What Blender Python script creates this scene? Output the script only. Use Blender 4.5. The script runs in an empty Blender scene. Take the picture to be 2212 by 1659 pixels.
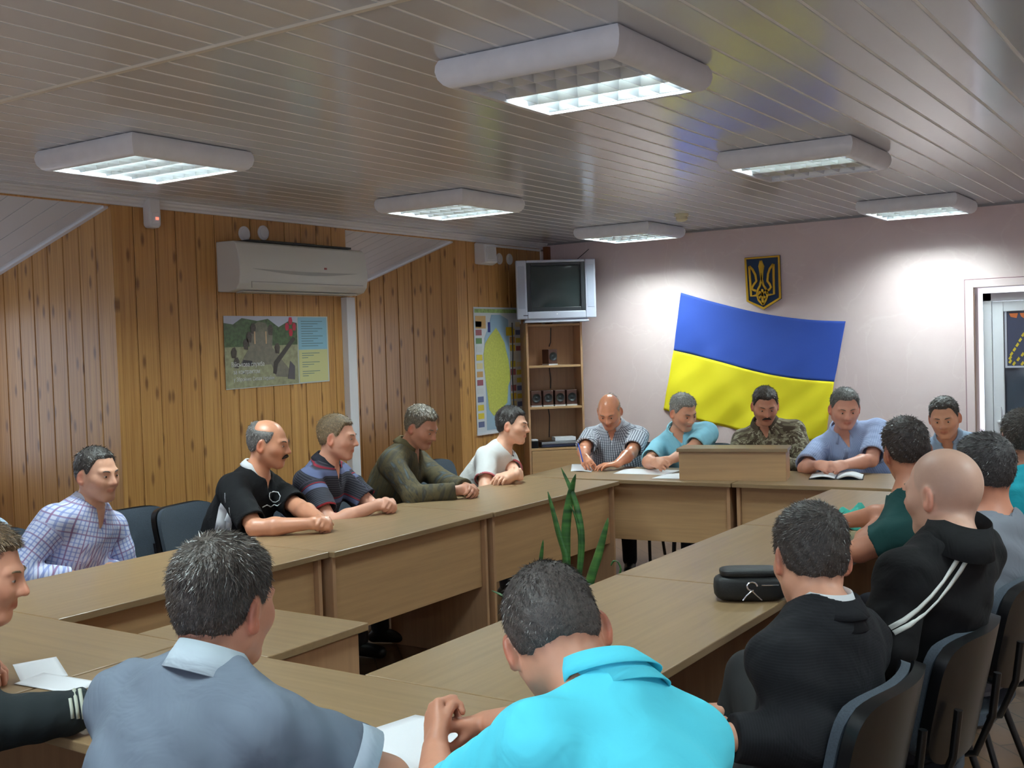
import bpy, bmesh, math, random
import numpy as np
from mathutils import Vector, Matrix
random.seed(7); rng = np.random.default_rng(11)
SC = bpy.context.scene
COL = SC.collection

# ---------------------------------------------------------------- camera
YAW, PITCH, ROLL, FPX = -0.58628, 0.03421, 0.03160, 2403.9
CAMZ = 1.6
def cam_axes():
    cy, sy, cp, sp = math.cos(YAW), math.sin(YAW), math.cos(PITCH), math.sin(PITCH)
    f = Vector((sy*cp, cy*cp, -sp)); r = Vector((cy, -sy, 0)); d = f.cross(r)
    c, s = math.cos(ROLL), math.sin(ROLL)
    return c*r + s*d, -s*r + c*d, f
CR, CD, CF = cam_axes()
cd = bpy.data.cameras.new('camera'); cam = bpy.data.objects.new('camera', cd); COL.objects.link(cam)
cd.sensor_fit = 'HORIZONTAL'; cd.sensor_width = 36.0; cd.lens = FPX/2212*36.0
cd.clip_start = 0.05; cd.clip_end = 60
m = Matrix.Identity(4)
for i in range(3):
    m[i][0], m[i][1], m[i][2] = CR[i], -CD[i], -CF[i]
m.translation = Vector((0, 0, CAMZ)); cam.matrix_world = m
SC.camera = cam

# ---------------------------------------------------------------- world, exposure
w = bpy.data.worlds.new('world'); SC.world = w; w.use_nodes = True
bg = w.node_tree.nodes['Background']; bg.inputs[0].default_value = (0.74, 0.84, 1.0, 1); bg.inputs[1].default_value = 3.4
vs = SC.view_settings
vs.view_transform = 'Standard'; vs.look = 'None'; vs.gamma = 1.0; vs.use_curve_mapping = False; vs.exposure = 0.0
LAMP_W = 10.5         # watts of each ceiling luminaire

# ---------------------------------------------------------------- helpers
def px(x, y, ax, v):
    """a photo pixel, met with the plane ax = v"""
    d = CR*((x-1106)/FPX) + CD*((y-829.5)/FPX) + CF
    i = 'xyz'.index(ax); o = Vector((0, 0, CAMZ))
    return o + d*((v-o[i])/d[i])
def lin(r, g, b):
    f = lambda c: (c/255/12.92) if c/255 <= .04045 else ((c/255+.055)/1.055)**2.4
    return (f(r), f(g), f(b), 1)
class NT:
    def __init__(s, name):
        s.m = bpy.data.materials.new(name); s.m.use_nodes = True; s.t = s.m.node_tree
        s.b = s.t.nodes['Principled BSDF']; s.out = s.t.nodes['Material Output']
    def n(s, typ, **k):
        n = s.t.nodes.new('ShaderNode'+typ)
        for a, v in k.items(): setattr(n, a, v)
        return n
    def l(s, a, b): s.t.links.new(a, b)
    def coords(s, scale=(1, 1, 1), kind='Object', rand=False):
        tc = s.n('TexCoord'); mp = s.n('Mapping'); mp.inputs['Scale'].default_value = scale
        src = tc.outputs[kind]
        if rand:
            oi = s.n('ObjectInfo'); mu = s.n('Math', operation='MULTIPLY'); mu.inputs[1].default_value = 37.0
            s.l(oi.outputs['Random'], mu.inputs[0]); ad = s.n('VectorMath', operation='ADD')
            s.l(src, ad.inputs[0]); s.l(mu.outputs[0], ad.inputs[1]); src = ad.outputs[0]
        s.l(src, mp.inputs[0]); return mp.outputs[0]
    def noise(s, v, scale=5, detail=3, rough=.5):
        n = s.n('TexNoise'); n.inputs['Scale'].default_value = scale; n.inputs['Detail'].default_value = detail
        n.inputs['Roughness'].default_value = rough
        if v is not None: s.l(v, n.inputs['Vector'])
        return n.outputs['Fac']
    def ramp(s, fac, stops):
        r = s.n('ValToRGB'); e = r.color_ramp.elements
        while len(e) > 1: e.remove(e[-1])
        e[0].position, e[0].color = stops[0]
        for p, c in stops[1:]:
            q = e.new(p); q.color = c
        s.l(fac, r.inputs[0]); return r.outputs[0]
    def mix(s, fac, a, b, mode='MIX'):
        x = s.n('Mix', data_type='RGBA', blend_type=mode)
        for sock, v in ((x.inputs[0], fac), (x.inputs[6], a), (x.inputs[7], b)):
            if hasattr(v, 'links'): s.l(v, sock)
            else: sock.default_value = v
        return x.outputs[2]
    def math(s, op, a, b=None, c=None):
        x = s.n('Math', operation=op)
        for i, v in enumerate((a, b, c)):
            if v is None: continue
            if hasattr(v, 'links'): s.l(v, x.inputs[i])
            else: x.inputs[i].default_value = v
        return x.outputs[0]
    def sep(s, v):
        x = s.n('SeparateXYZ'); s.l(v, x.inputs[0]); return x.outputs
    def bump(s, h, strength=.3, dist=.01):
        b = s.n('Bump'); b.inputs['Strength'].default_value = strength; b.inputs['Distance'].default_value = dist
        s.l(h, b.inputs['Height']); s.l(b.outputs[0], s.b.inputs['Normal'])
    def set(s, **k):
        for a, v in k.items():
            i = s.b.inputs[a.replace('_', ' ')]
            if hasattr(v, 'links'): s.l(v, i)
            else: i.default_value = v
        return s.m
MATS = {}
def mat(name, c=(200, 200, 200), rough=.5, metal=0, spec=.5, var=0, vscale=6, bump=0, bscale=60, bdist=.004, stretch=(1, 1, 1), coat=0, alpha=None):
    if name in MATS: return MATS[name]
    t = NT(name); col = lin(*c) if max(c) > 1.0 else (*c, 1)
    if var:
        v = t.coords(stretch); f = t.noise(v, vscale, 4)
        a = tuple(x*(1-var) for x in col[:3])+(1,); b = tuple(min(1, x*(1+var)) for x in col[:3])+(1,)
        t.set(Base_Color=t.ramp(f, [(.3, a), (.7, b)]))
    else: t.set(Base_Color=col)
    t.set(Roughness=rough, Metallic=metal); t.b.inputs['Specular IOR Level'].default_value = spec
    if coat: t.b.inputs['Coat Weight'].default_value = coat
    if bump: t.bump(t.noise(t.coords(stretch), bscale, 3), bump, bdist)
    MATS[name] = t.m; return t.m
def emit(name, c, strength):
    if name in MATS: return MATS[name]
    t = NT(name); t.set(Base_Color=(0.8, .8, .8, 1), Emission_Color=(*c, 1), Emission_Strength=strength); MATS[name] = t.m; return t.m

def link(o, parent=None):
    COL.objects.link(o)
    if parent is not None: o.parent = parent
    return o
def tag(o, label=None, cat=None, group=None, kind=None):
    if label: o['label'] = label
    if cat: o['category'] = cat
    if group: o['group'] = group
    if kind: o['kind'] = kind
    return o
def empty(name, loc=(0, 0, 0), rz=0, label=None, cat=None, group=None):
    o = bpy.data.objects.new(name, None); o.location = loc; o.rotation_euler = (0, 0, rz); o.empty_display_size = .1
    link(o); return tag(o, label, cat, group)
def copy_tree(o, parent=None):
    c = o.copy(); link(c, parent)
    for ch in list(o.children): copy_tree(ch, c)
    return c
class MB:
    """collects simple shapes, builds ONE mesh object"""
    def __init__(s): s.v = []; s.f = []; s.mi = []; s.m = 0
    def add(s, vs, fs):
        k = len(s.v); s.v += [tuple(p) for p in vs]; s.f += [tuple(i+k for i in f) for f in fs]; s.mi += [s.m]*len(fs); return s
    def box(s, a, b, rot=None, at=None):
        x0, y0, z0 = a; x1, y1, z1 = b
        vs = [(x, y, z) for z in (z0, z1) for y in (y0, y1) for x in (x0, x1)]
        if rot is not None: vs = [rot @ Vector(p) for p in vs]
        if at is not None: vs = [Vector(p)+Vector(at) for p in vs]
        return s.add(vs, [(0, 2, 3, 1), (4, 5, 7, 6), (0, 1, 5, 4), (2, 6, 7, 3), (0, 4, 6, 2), (1, 3, 7, 5)])
    def tube(s, pts, r, n=8, cap=True):
        pts = [Vector(p) for p in pts]; rs = r if isinstance(r, (list, tuple)) else [r]*len(pts)
        vs = []; fs = []; up = None
        for i, p in enumerate(pts):
            t = (pts[min(i+1, len(pts)-1)]-pts[max(i-1, 0)]).normalized()
            if up is None:
                up = Vector((0, 0, 1)) if abs(t.z) < .9 else Vector((1, 0, 0))
            a = t.cross(up)
            a = a.normalized() if a.length > 1e-6 else t.orthogonal().normalized()
            b = a.cross(t).normalized(); up = b
            for k in range(n):
                g = 2*math.pi*k/n; vs.append(p+(a*math.cos(g)+b*math.sin(g))*rs[i])
        for i in range(len(pts)-1):
            for k in range(n):
                fs.append((i*n+k, i*n+(k+1) % n, (i+1)*n+(k+1) % n, (i+1)*n+k))
        if cap:
            fs.append(tuple(range(n))[::-1]); fs.append(tuple(range((len(pts)-1)*n, len(pts)*n)))
        return s.add(vs, fs)
    def prism(s, poly, d, fr=None):
        """polygon (u,v) extruded by d along w; fr = (origin, u, v, w)"""
        o, U, V, W = fr or (Vector((0, 0, 0)), Vector((1, 0, 0)), Vector((0, 1, 0)), Vector((0, 0, 1)))
        n = len(poly); o = Vector(o)
        vs = [o+U*a+V*b for a, b in poly]+[o+U*a+V*b+W*d for a, b in poly]
        fs = [tuple(range(n))[::-1], tuple(range(n, 2*n))]+[(i, (i+1) % n, n+(i+1) % n, n+i) for i in range(n)]
        return s.add(vs, fs)
    def lathe(s, prof, n=20, at=(0, 0, 0), fr=None):
        vs = []; fs = []; at = Vector(at); U, V, W = fr or (Vector((1, 0, 0)), Vector((0, 1, 0)), Vector((0, 0, 1)))
        for r, z in prof:
            for k in range(n):
                g = 2*math.pi*k/n; vs.append(at+U*(r*math.cos(g))+V*(r*math.sin(g))+W*z)
        for i in range(len(prof)-1):
            for k in range(n): fs.append((i*n+k, i*n+(k+1) % n, (i+1)*n+(k+1) % n, (i+1)*n+k))
        fs.append(tuple(range(n))[::-1]); fs.append(tuple(range((len(prof)-1)*n, len(prof)*n)))
        return s.add(vs, fs)
    def grid(s, P):
        """P[i][j] points -> quad sheet"""
        a, b = len(P), len(P[0]); vs = [p for r in P for p in r]
        return s.add(vs, [(i*b+j, i*b+j+1, (i+1)*b+j+1, (i+1)*b+j) for i in range(a-1) for j in range(b-1)])
    def mesh(s, name):
        me = bpy.data.meshes.new(name); me.from_pydata(s.v, [], s.f); me.update(); return me
    def build(s, name, mats, parent=None, smooth=False, bevel=0, loc=None, solid=0, fix=True):
        me = s.mesh(name)
        ms = mats if isinstance(mats, (list, tuple)) else [mats]
        for q in ms: me.materials.append(q)
        if len(ms) > 1: me.polygons.foreach_set('material_index', s.mi)
        if fix:
            bm = bmesh.new(); bm.from_mesh(me); bmesh.ops.recalc_face_normals(bm, faces=bm.faces); bm.to_mesh(me); bm.free()
        if smooth:
            me.polygons.foreach_set('use_smooth', [True]*len(me.polygons))
            try: me.set_sharp_from_angle(angle=math.radians(40))
            except Exception: pass
        o = bpy.data.objects.new(name, me)
        if loc is not None: o.location = loc
        link(o, parent)
        if bevel:
            b = o.modifiers.new('bevel', 'BEVEL'); b.width = bevel; b.segments = 2; b.limit_method = 'ANGLE'
        if solid:
            q = o.modifiers.new('solid', 'SOLIDIFY'); q.thickness = solid
        return o
def struct(o): o['kind'] = 'structure'; return o
def text_mesh(name, body, size, M, material, parent, extrude=.0003, align='LEFT', xscale=1.0):
    cu = bpy.data.curves.new(name, 'FONT'); cu.body = body; cu.size = size; cu.extrude = extrude; cu.align_x = align; cu.resolution_u = 2
    o = bpy.data.objects.new(name+'_c', cu); COL.objects.link(o)
    dg = bpy.context.evaluated_depsgraph_get(); me = bpy.data.meshes.new_from_object(o.evaluated_get(dg)); bpy.data.objects.remove(o)
    me.transform(M @ Matrix.Diagonal((xscale, 1, 1, 1))); me.materials.clear(); me.materials.append(material)
    q = bpy.data.objects.new(name, me); link(q, parent); return q
V3 = Vector
# ================================================================ ROOM
XL, XR, YF, YB, ZC = -5.25, 1.7, 8.5, -1.8, 2.5
def m_wood():
    t = NT('wall_pine'); v = t.coords((1, 1, 1), rand=True)
    gs = t.n('Mapping'); gs.inputs['Scale'].default_value = (90, 90, 1.6); t.l(v, gs.inputs[0])
    g = t.noise(gs.outputs[0], 1.0, 4, .6)
    base = t.ramp(g, [(.25, lin(156, 106, 54)), (.5, lin(190, 140, 80)), (.75, lin(206, 158, 96))])
    oi = t.n('ObjectInfo'); base = t.mix(t.math('MULTIPLY', oi.outputs['Random'], .22), base, lin(150, 92, 42))
    # long darker streaks beside the knots and the knots themselves
    xs_, ys_, zs_ = t.sep(v); cb = t.n('CombineXYZ'); t.l(t.math('MULTIPLY', xs_, 8.0), cb.inputs[0]); t.l(t.math('MULTIPLY', zs_, 2.6), cb.inputs[1])
    vo = t.n('TexVoronoi', voronoi_dimensions='2D'); vo.inputs['Scale'].default_value = 1.0; vo.inputs['Randomness'].default_value = .9; t.l(cb.outputs[0], vo.inputs['Vector'])
    k = t.ramp(vo.outputs['Distance'], [(.045, (1, 1, 1, 1)), (.13, (0, 0, 0, 1))])
    base = t.mix(t.math('MULTIPLY', k, .72), base, lin(96, 54, 26))
    ss = t.n('Mapping'); ss.inputs['Scale'].default_value = (28, 28, .9); t.l(v, ss.inputs[0])
    st = t.ramp(t.noise(ss.outputs[0], 1, 2), [(.62, (0, 0, 0, 1)), (.72, (1, 1, 1, 1))])
    base = t.mix(t.math('MULTIPLY', st, .35), base, lin(128, 76, 34))
    t.bump(g, .12, .002)
    return t.set(Base_Color=base, Roughness=.42)
def m_laminate(name, c, along='x', var=.10):
    t = NT(name); sc = (2.0, 45, 45) if along == 'x' else ((45, 2, 45) if along == 'y' else (45, 45, 2))
    g = t.noise(t.coords(sc, rand=True), 1.0, 4, .55); c = lin(*c)
    a = tuple(x*(1-var) for x in c[:3])+(1,); b = tuple(x*(1+var) for x in c[:3])+(1,)
    return t.set(Base_Color=t.ramp(g, [(.3, a), (.7, b)]), Roughness=.33)
def m_pink():
    t = NT('pink_wallpaper'); v = t.coords()
    f = t.noise(v, 2.2, 5, .6); n2 = t.n('TexNoise', noise_dimensions='3D'); n2.inputs['Scale'].default_value = 1.3; n2.inputs['Detail'].default_value = 6
    n2.inputs['Distortion'].default_value = 1.6; t.l(v, n2.inputs['Vector'])
    vein = t.math('ABSOLUTE', t.math('SUBTRACT', n2.outputs['Fac'], .5))
    vm = t.ramp(vein, [(.0, (1, 1, 1, 1)), (.012, (0, 0, 0, 1))])
    base = t.ramp(f, [(.3, lin(224, 200, 198)), (.7, lin(232, 211, 208))])
    base = t.mix(t.math('MULTIPLY', vm, .35), base, lin(240, 222, 218))
    t.bump(t.noise(v, 90, 2), .08, .002)
    return t.set(Base_Color=base, Roughness=.55)
def m_floor():
    t = NT('floor_linoleum'); v = t.coords()
    b = t.n('TexBrick'); b.inputs['Scale'].default_value = 1.0; b.inputs['Brick Width'].default_value = .42; b.inputs['Row Height'].default_value = .14
    b.inputs['Mortar Size'].default_value = .004; b.inputs['Color1'].default_value = lin(112, 84, 60); b.inputs['Color2'].default_value = lin(92, 68, 48); b.inputs['Mortar'].default_value = lin(52, 38, 28)
    mp = t.n('Mapping'); mp.inputs['Rotation'].default_value = (0, 0, .78); t.l(v, mp.inputs[0]); t.l(mp.outputs[0], b.inputs['Vector'])
    g = t.noise(t.coords((3, 40, 1)), 1.0, 4)
    return t.set(Base_Color=t.mix(t.math('MULTIPLY', g, .5), b.outputs['Color'], lin(80, 58, 40)), Roughness=.3)
WOOD = m_wood(); PINK = m_pink(); LAM = m_laminate('beech_top', (146, 120, 88)); LAMP_ = m_laminate('beech_panel', (188, 150, 108), 'x', .09)  # same laminate throughout; top's colour darkened to offset strong overhead light
LAMV = m_laminate('beech_upright', (186, 146, 110), 'z', .09)
PVC = mat('ceiling_pvc', (206, 208, 212), .16, spec=.5); PVCW = mat('ceiling_joint_white', (250, 250, 250), .5)
WHITE = mat('white_trim', (226, 224, 226), .4); METW = mat('lamp_white', (232, 232, 238), .35, var=.03, vscale=20)
BLACKP = mat('black_plastic', (11, 11, 13), .3); DKMET = mat('black_tube', (14, 14, 15), .3, spec=.5)
PAPER = mat('paper', (235, 236, 240), .6)

# floor, walls
struct(MB().box((XL-1.6, YB-.1, -.1), (XR+.1, YF+.3, 0)).build('floor', m_floor()))
wf = MB(); DX0, DX1, DZ = -1.65, -.72, 1.912
wf.box((XL-.05, YF, 0), (DX0, YF+.3, ZC+.05)).box((DX1, YF, 0), (XR+.1, YF+.3, ZC+.05)).box((DX0, YF, DZ), (DX1, YF+.3, ZC+.05))
wall_far = struct(wf.build('wall_far', PINK))
struct(MB().box((XR, YB-.1, 0), (XR+.1, YF, ZC+.05)).build('wall_right', PINK))
BW0, BW1, BZ0, BZ1 = -3.6, .9, .85, 2.15      # unseen wide window behind the camera, added for frontal fill light
struct(MB().box((XL-1.6, YB-.2, 0), (BW0, YB-.1, ZC+.05)).box((BW1, YB-.2, 0), (XR+.1, YB-.1, ZC+.05)).box((BW0, YB-.2, 0), (BW1, YB-.1, BZ0)).box((BW0, YB-.2, BZ1), (BW1, YB-.1, ZC+.05)).build('wall_back', PINK))
q = MB()
for k in range(4): xx = BW0+(BW1-BW0-.06)*k/3; q.box((xx, YB-.17, BZ0), (xx+.06, YB-.11, BZ1))
q.box((BW0, YB-.17, BZ0), (BW1, YB-.11, BZ0+.06)).box((BW0, YB-.17, BZ1-.06), (BW1, YB-.11, BZ1))
wb_ = struct(q.build('window_3', WHITE))
pl_ = bpy.data.lights.new('window_portal', 'AREA'); pl_.shape = 'RECTANGLE'; pl_.size = BW1-BW0; pl_.size_y = BZ1-BZ0; pl_.cycles.is_portal = True
po_ = bpy.data.objects.new('window_portal', pl_); po_.location = ((BW0+BW1)/2, YB-.21, (BZ0+BZ1)/2); po_.rotation_euler = (math.pi/2, 0, 0); link(po_, wb_)
# left wall: piers flush with the room, niches with sloping soffits between them
P1a, P1b, P2a = 3.945, 5.868, 7.149; N0 = 2.45; ND = 1.36
wl = MB()
wl.box((XL-ND, P1a+.012, 0), (XL-.012, P1b-.012, ZC+.05)).box((XL-ND, P2a+.012, 0), (XL-.012, YF, ZC+.05)).box((XL-ND, YB-.1, 0), (XL-.012, N0-.012, ZC+.05))
wl.box((XL-ND, N0, 2.36), (XL-.4, P1a, ZC+.05)).box((XL-ND, P1b, 2.36), (XL-.4, P2a, ZC+.05))   # roof above soffits
wall_left = struct(wl.build('wall_left', mat('wall_backing', (120, 80, 42), .8)))
PITCHW = .15
def planks(a, b, z0, z1, frame, gap=.0022):
    """tongue-and-groove boards between a and b; frame(u) gives the transform of a board that starts at u"""
    n = max(1, round((b-a)/PITCHW)); wd = (b-a)/n; cache = {}
    me = MB()
    h = z1-z0; g = gap
    # board profile with chamfered edges (u across, w outward)
    prof = [(g, -.010), (wd-g, -.010), (wd-g, -.003), (wd-g-.004, 0.0), (g+.004, 0.0), (g, -.003)]
    me.prism(prof, h, (V3((0, 0, 0)), V3((1, 0, 0)), V3((0, -1, 0)), V3((0, 0, 1))))
    first = None
    for i in range(n):
        u = a+i*wd
        if first is None:
            first = me.build('plank', WOOD, wall_left); o = first
        else:
            o = first.copy(); link(o, wall_left)
        o.matrix_local = frame(u, z0)
def fr_pier(u, z): # board faces +X, runs along +Y
    return Matrix(((0, -1, 0, XL), (1, 0, 0, u), (0, 0, 1, z), (0, 0, 0, 1)))
def fr_side(yy):    # board faces -Y, runs along +X
    return lambda u, z: Matrix(((1, 0, 0, u), (0, 1, 0, yy), (0, 0, 1, z), (0, 0, 0, 1)))
planks(P1a, P1b, 0, 2.452, fr_pier); planks(P2a, YF, 0, 2.452, fr_pier); planks(YB, N0, 0, 2.452, fr_pier)
planks(XL-1.35, XL, 0, 2.46, fr_side(P1a)); planks(XL-1.35, XL, 0, 2.46, fr_side(P2a))
def niche(y0, y1):
    z0 = 2.445
    lin_ = MB().box((XL-.02, y0, z0), (XL, y1, ZC)).build('lintel', WOOD, wall_left)
    # sloping soffit of white boards, stepping down outward
    sl = (2.14-2.442)/(-6.33+5.284); n = 9; wd = ND/n
    L = math.hypot(wd, wd*sl); ang = math.atan(sl)
    nb = 10; bw = (y1-y0)/nb
    first = None
    for i in range(nb):
        if first is None:
            o = first = MB().box((-ND/math.cos(ang), .002, 0), (0, bw-.002, .008)).build('soffit_board', PVC, wall_left)
        else:
            o = first.copy(); link(o, wall_left)
        o.matrix_local = Matrix.Translation((XL-.02, y0+i*bw, z0)) @ Matrix.Rotation(-ang, 4, 'Y')
    MB().box((-ND/math.cos(ang), 0, .009), (0, y1-y0, .02)).build('soffit_back', PVCW, wall_left).matrix_local = Matrix.Translation((XL-.02, y0, z0)) @ Matrix.Rotation(-ang, 4, 'Y')
    # white bead where the soffit meets the far side of the niche
    MB().box((-ND/math.cos(ang), -.03, -.012), (0, 0, .004)).build('soffit_bead', WHITE, wall_left).matrix_local = Matrix.Translation((XL-.02, y1-.001, z0)) @ Matrix.Rotation(-ang, 4, 'Y')
niche(N0, P1a); niche(P1b, P2a)
def window(idx, y0, y1):
    # outer wall of the niche with a window (out of the picture, lets daylight in)
    x = XL-ND; a, b, z0, z1 = y0+.15, y1-.15, .85, 1.95
    q = MB(); q.box((x-.12, y0, 0), (x, y1, z0)).box((x-.12, y0, z1), (x, y1, ZC)).box((x-.12, y0, z0), (x, a, z1)).box((x-.12, b, z0), (x, y1, z1))
    struct(q.build('wall_niche_%d' % idx, PINK))
    f = MB(); f.box((x-.1, a, z0), (x-.04, a+.06, z1)).box((x-.1, b-.06, z0), (x-.04, b, z1)).box((x-.1, a, z0), (x-.04, b, z0+.06)).box((x-.1, a, z1-.06), (x-.04, b, z1)).box((x-.1, (a+b)/2-.04, z0), (x-.04, (a+b)/2+.04, z1))
    wo = struct(f.build('window_%d' % idx, WHITE))
    t = NT('window_glass_%d' % idx); tr_ = t.n('BsdfTransparent'); gl_ = t.n('BsdfGlossy'); gl_.inputs['Roughness'].default_value = .02; ms_ = t.n('MixShader'); ms_.inputs[0].default_value = .06; t.l(tr_.outputs[0], ms_.inputs[1]); t.l(gl_.outputs[0], ms_.inputs[2]); t.l(ms_.outputs[0], t.out.inputs['Surface'])
    MB().box((x-.075, a+.05, z0+.05), (x-.071, (a+b)/2-.03, z1-.05)).build('pane', t.m, wo); MB().box((x-.075, (a+b)/2+.03, z0+.05), (x-.071, b-.05, z1-.05)).build('pane', t.m, wo)
    pl_ = bpy.data.lights.new('window_portal', 'AREA'); pl_.shape = 'RECTANGLE'; pl_.size = b-a; pl_.size_y = z1-z0; pl_.cycles.is_portal = True
    po_ = bpy.data.objects.new('window_portal', pl_); po_.location = (x-.13, (a+b)/2, (z0+z1)/2); po_.rotation_euler = (math.pi/2, 0, -math.pi/2); link(po_, wo)
window(1, N0, P1a); window(2, P1b, P2a)

# ceiling of long gloss boards in two lengths with a joint profile
YJ = 2.27
ceiling = struct(MB().box((XL-.4, YB-.2, ZC+.0015), (XR+.1, YF+.3, ZC+.08)).build('ceiling', PVCW))
CP = .125; nC = int((XR-XL)/CP)+1
protos = {}
for (a, b) in ((YB-.1, YJ), (YJ, YF)):
    first = None
    for i in range(nC):
        if first is None:
            q = MB(); q.prism([(.005, .006), (.006, .001), (.008, 0), (CP-.008, 0), (CP-.006, .001), (CP-.005, .006)], b-a, (V3((0, 0, 0)), V3((1, 0, 0)), V3((0, 0, 1)), V3((0, 1, 0))))
            o = first = q.build('ceiling_board', PVC, ceiling)
        else:
            o = first.copy(); link(o, ceiling)
        o.location = (XL+i*CP, a, ZC)
struct(MB().prism([(-.016, 0), (-.010, -.006), (.010, -.006), (.016, 0)], XR-XL, (V3((XL, YJ, ZC)), V3((0, 1, 0)), V3((0, 0, 1)), V3((1, 0, 0)))).build('trim_1', mat('joint_profile', (214, 206, 192), .45)))
# cornices
corn = [(0, 0), (.045, 0), (.040, -.010), (.030, -.014), (.024, -.026), (.012, -.034), (.010, -.046), (0, -.048)]
struct(MB().prism(corn, YF-YB, (V3((XL, YB, ZC)), V3((1, 0, 0)), V3((0, 0, 1)), V3((0, 1, 0)))).build('trim_2', WHITE))
struct(MB().prism([(0, 0), (.016, 0), (.014, -.012), (0, -.016)], XR-XL, (V3((XL, YF, ZC)), V3((0, -1, 0)), V3((0, 0, 1)), V3((1, 0, 0)))).build('trim_3', mat('cornice_grey', (150, 148, 150), .5)))
struct(MB().box((XL, P2a-.004, 0), (XL+.008, P2a+.028, 2.45)).build('trim_4', WOOD))
struct(MB().box((XL, P1a-.004, 0), (XL+.008, P1a+.028, 2.45)).build('trim_5', WOOD))
struct(MB().box((XL, YF-.05, 0), (XL+.06, YF, 2.47)).build('trim_6', mat('dark_pine', (126, 74, 34), .5)))
struct(MB().box((XL, YF-.085, 0), (XL+.014, YF-.05, 2.46)).box((XL, P2a+.5, 2.428), (XL+.014, YF-.05, 2.446)).build('trim_7', WHITE))
# the white strip that runs down from the air conditioner at the pier's end
o = MB().box((XL, P1b-.075, 0), (XL+.055, P1b+.012, 1.972)).build('pipe_duct', WHITE, bevel=.004)
tag(o, 'white upright duct strip running down the wall below the air conditioner', 'duct')
# skirting
struct(MB().box((-4.3, YF-.015, 0), (DX0-.06, YF, .07)).build('baseboard_far', WHITE)); struct(MB().box((XL, P1a, 0), (XL+.015, P1b, .07)).build('baseboard_left', mat('dark_pine')))

# door in the far wall: moulding, deep reveal, white frame, glazed leaf
md = MB(); aw = .056
md.box((DX0-aw, YF-.012, 0), (DX0, YF, DZ+aw)).box((DX1, YF-.012, 0), (DX1+aw, YF, DZ+aw)).box((DX0, YF-.012, DZ), (DX1, YF, DZ+aw))
struct(md.build('trim_8', mat('pink_moulding', (236, 214, 212), .5), bevel=.004))
md = MB().box((DX0-aw-.006, YF-.006, 0), (DX0-aw, YF, DZ+aw+.006)).box((DX0-aw, YF-.006, DZ+aw), (DX1+aw, YF, DZ+aw+.006))
struct(md.build('trim_9', mat('mauve_line', (150, 112, 116), .6)))
struct(MB().box((DX0, YF, 0), (DX0+.006, YF+.12, DZ)).build('trim_10', mat('reveal_brown', (164, 128, 110), .6)))
door = struct(MB().box((DX0+.04, YF+.105, 0), (DX0+.10, YF+.17, DZ-.04)).box((DX1-.06, YF+.105, 0), (DX1, YF+.17, DZ-.04)).box((DX0+.04, YF+.105, DZ-.10), (DX1, YF+.17, DZ-.04)).build('door_1', mat('upvc', (222, 222, 226), .3), bevel=.004))
lf = MB(); x0, x1, z1 = DX0+.102, DX1-.062, DZ-.102; sw = .075
lf.box((x0, YF+.11, .02), (x0+sw, YF+.165, z1)).box((x1-sw, YF+.11, .02), (x1, YF+.165, z1)).box((x0+sw, YF+.11, .02), (x1-sw, YF+.165, .30)).box((x0+sw, YF+.11, z1-sw), (x1-sw, YF+.165, z1))
leaf = lf.build('door_leaf', mat('upvc'), door, bevel=.005)
t = NT('door_glass'); t.set(Base_Color=lin(62, 68, 78), Roughness=.06)
MB().box((x0+sw, YF+.135, .30), (x1-sw, YF+.142, z1-sw)).build('pane', t.m, door)
hd = MB().box((x0+.022, YF+.098, .86), (x0+.052, YF+.11, 1.05)).tube([(x0+.037, YF+.10, .945), (x0+.037, YF+.065, .945), (x0+.045, YF+.06, .945), (x0+.145, YF+.06, .945)], .010).build('door_handle', mat('upvc'), leaf, smooth=True)
# picture behind the door glass: yellow ears of wheat on dark
pr = empty('glass_picture', (x0+sw+.005, YF+.128, 1.33), 0, 'framed picture of yellow wheat ears fixed on the glazed door', 'picture')
W_, H_ = x1-x0-2*sw-.01, .44
MB().box((0, 0, 0), (W_, .004, H_)).build('sheet', mat('dark_sheet', (52, 54, 74), .3), pr)
MB().box((0, -.006, 0), (.014, .004, H_)).box((W_-.014, -.006, 0), (W_, .004, H_)).box((.014, -.006, 0), (W_-.014, .004, .014)).box((.014, -.006, H_-.014), (W_-.014, .004, H_)).build('frame', mat('silver', (190, 192, 198), .3, .6), pr)
for k in range(11):
    a = .02+k*.055; q = MB(); n = 7; yel = mat('wheat_yellow', (196, 170, 40), .5)
    bx, bz = a-.02, .02+random.random()*.06; L = .2+random.random()*.16; ang = math.radians(48+random.uniform(-10, 12))
    for j in range(n):
        u = j/n; p = (min(W_-.04, max(.03, bx+math.cos(ang)*L*u)), min(H_-.04, bz+math.sin(ang)*L*u+.05*u*u))
        q.prism([(p[0]-.010, p[1]), (p[0]+.002, p[1]-.010), (p[0]+.016, p[1]+.010), (p[0]+.006, p[1]+.024)], -.001, (V3((0, -.0008, 0)), V3((1, 0, 0)), V3((0, 0, 1)), V3((0, 1, 0))))
    q.build('wheat_ear', yel, pr)
q = MB()
for j in range(6): q.prism([(.03+j*.07, H_-.05), (.09+j*.07, H_-.05), (.08+j*.07, H_-.085-.02*(j % 2)), (.04+j*.07, H_-.075)], -.001, (V3((0, -.0008, 0)), V3((1, 0, 0)), V3((0, 0, 1)), V3((0, 1, 0))))
q.build('banner', mat('rust_orange', (176, 92, 40), .5), pr)

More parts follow.
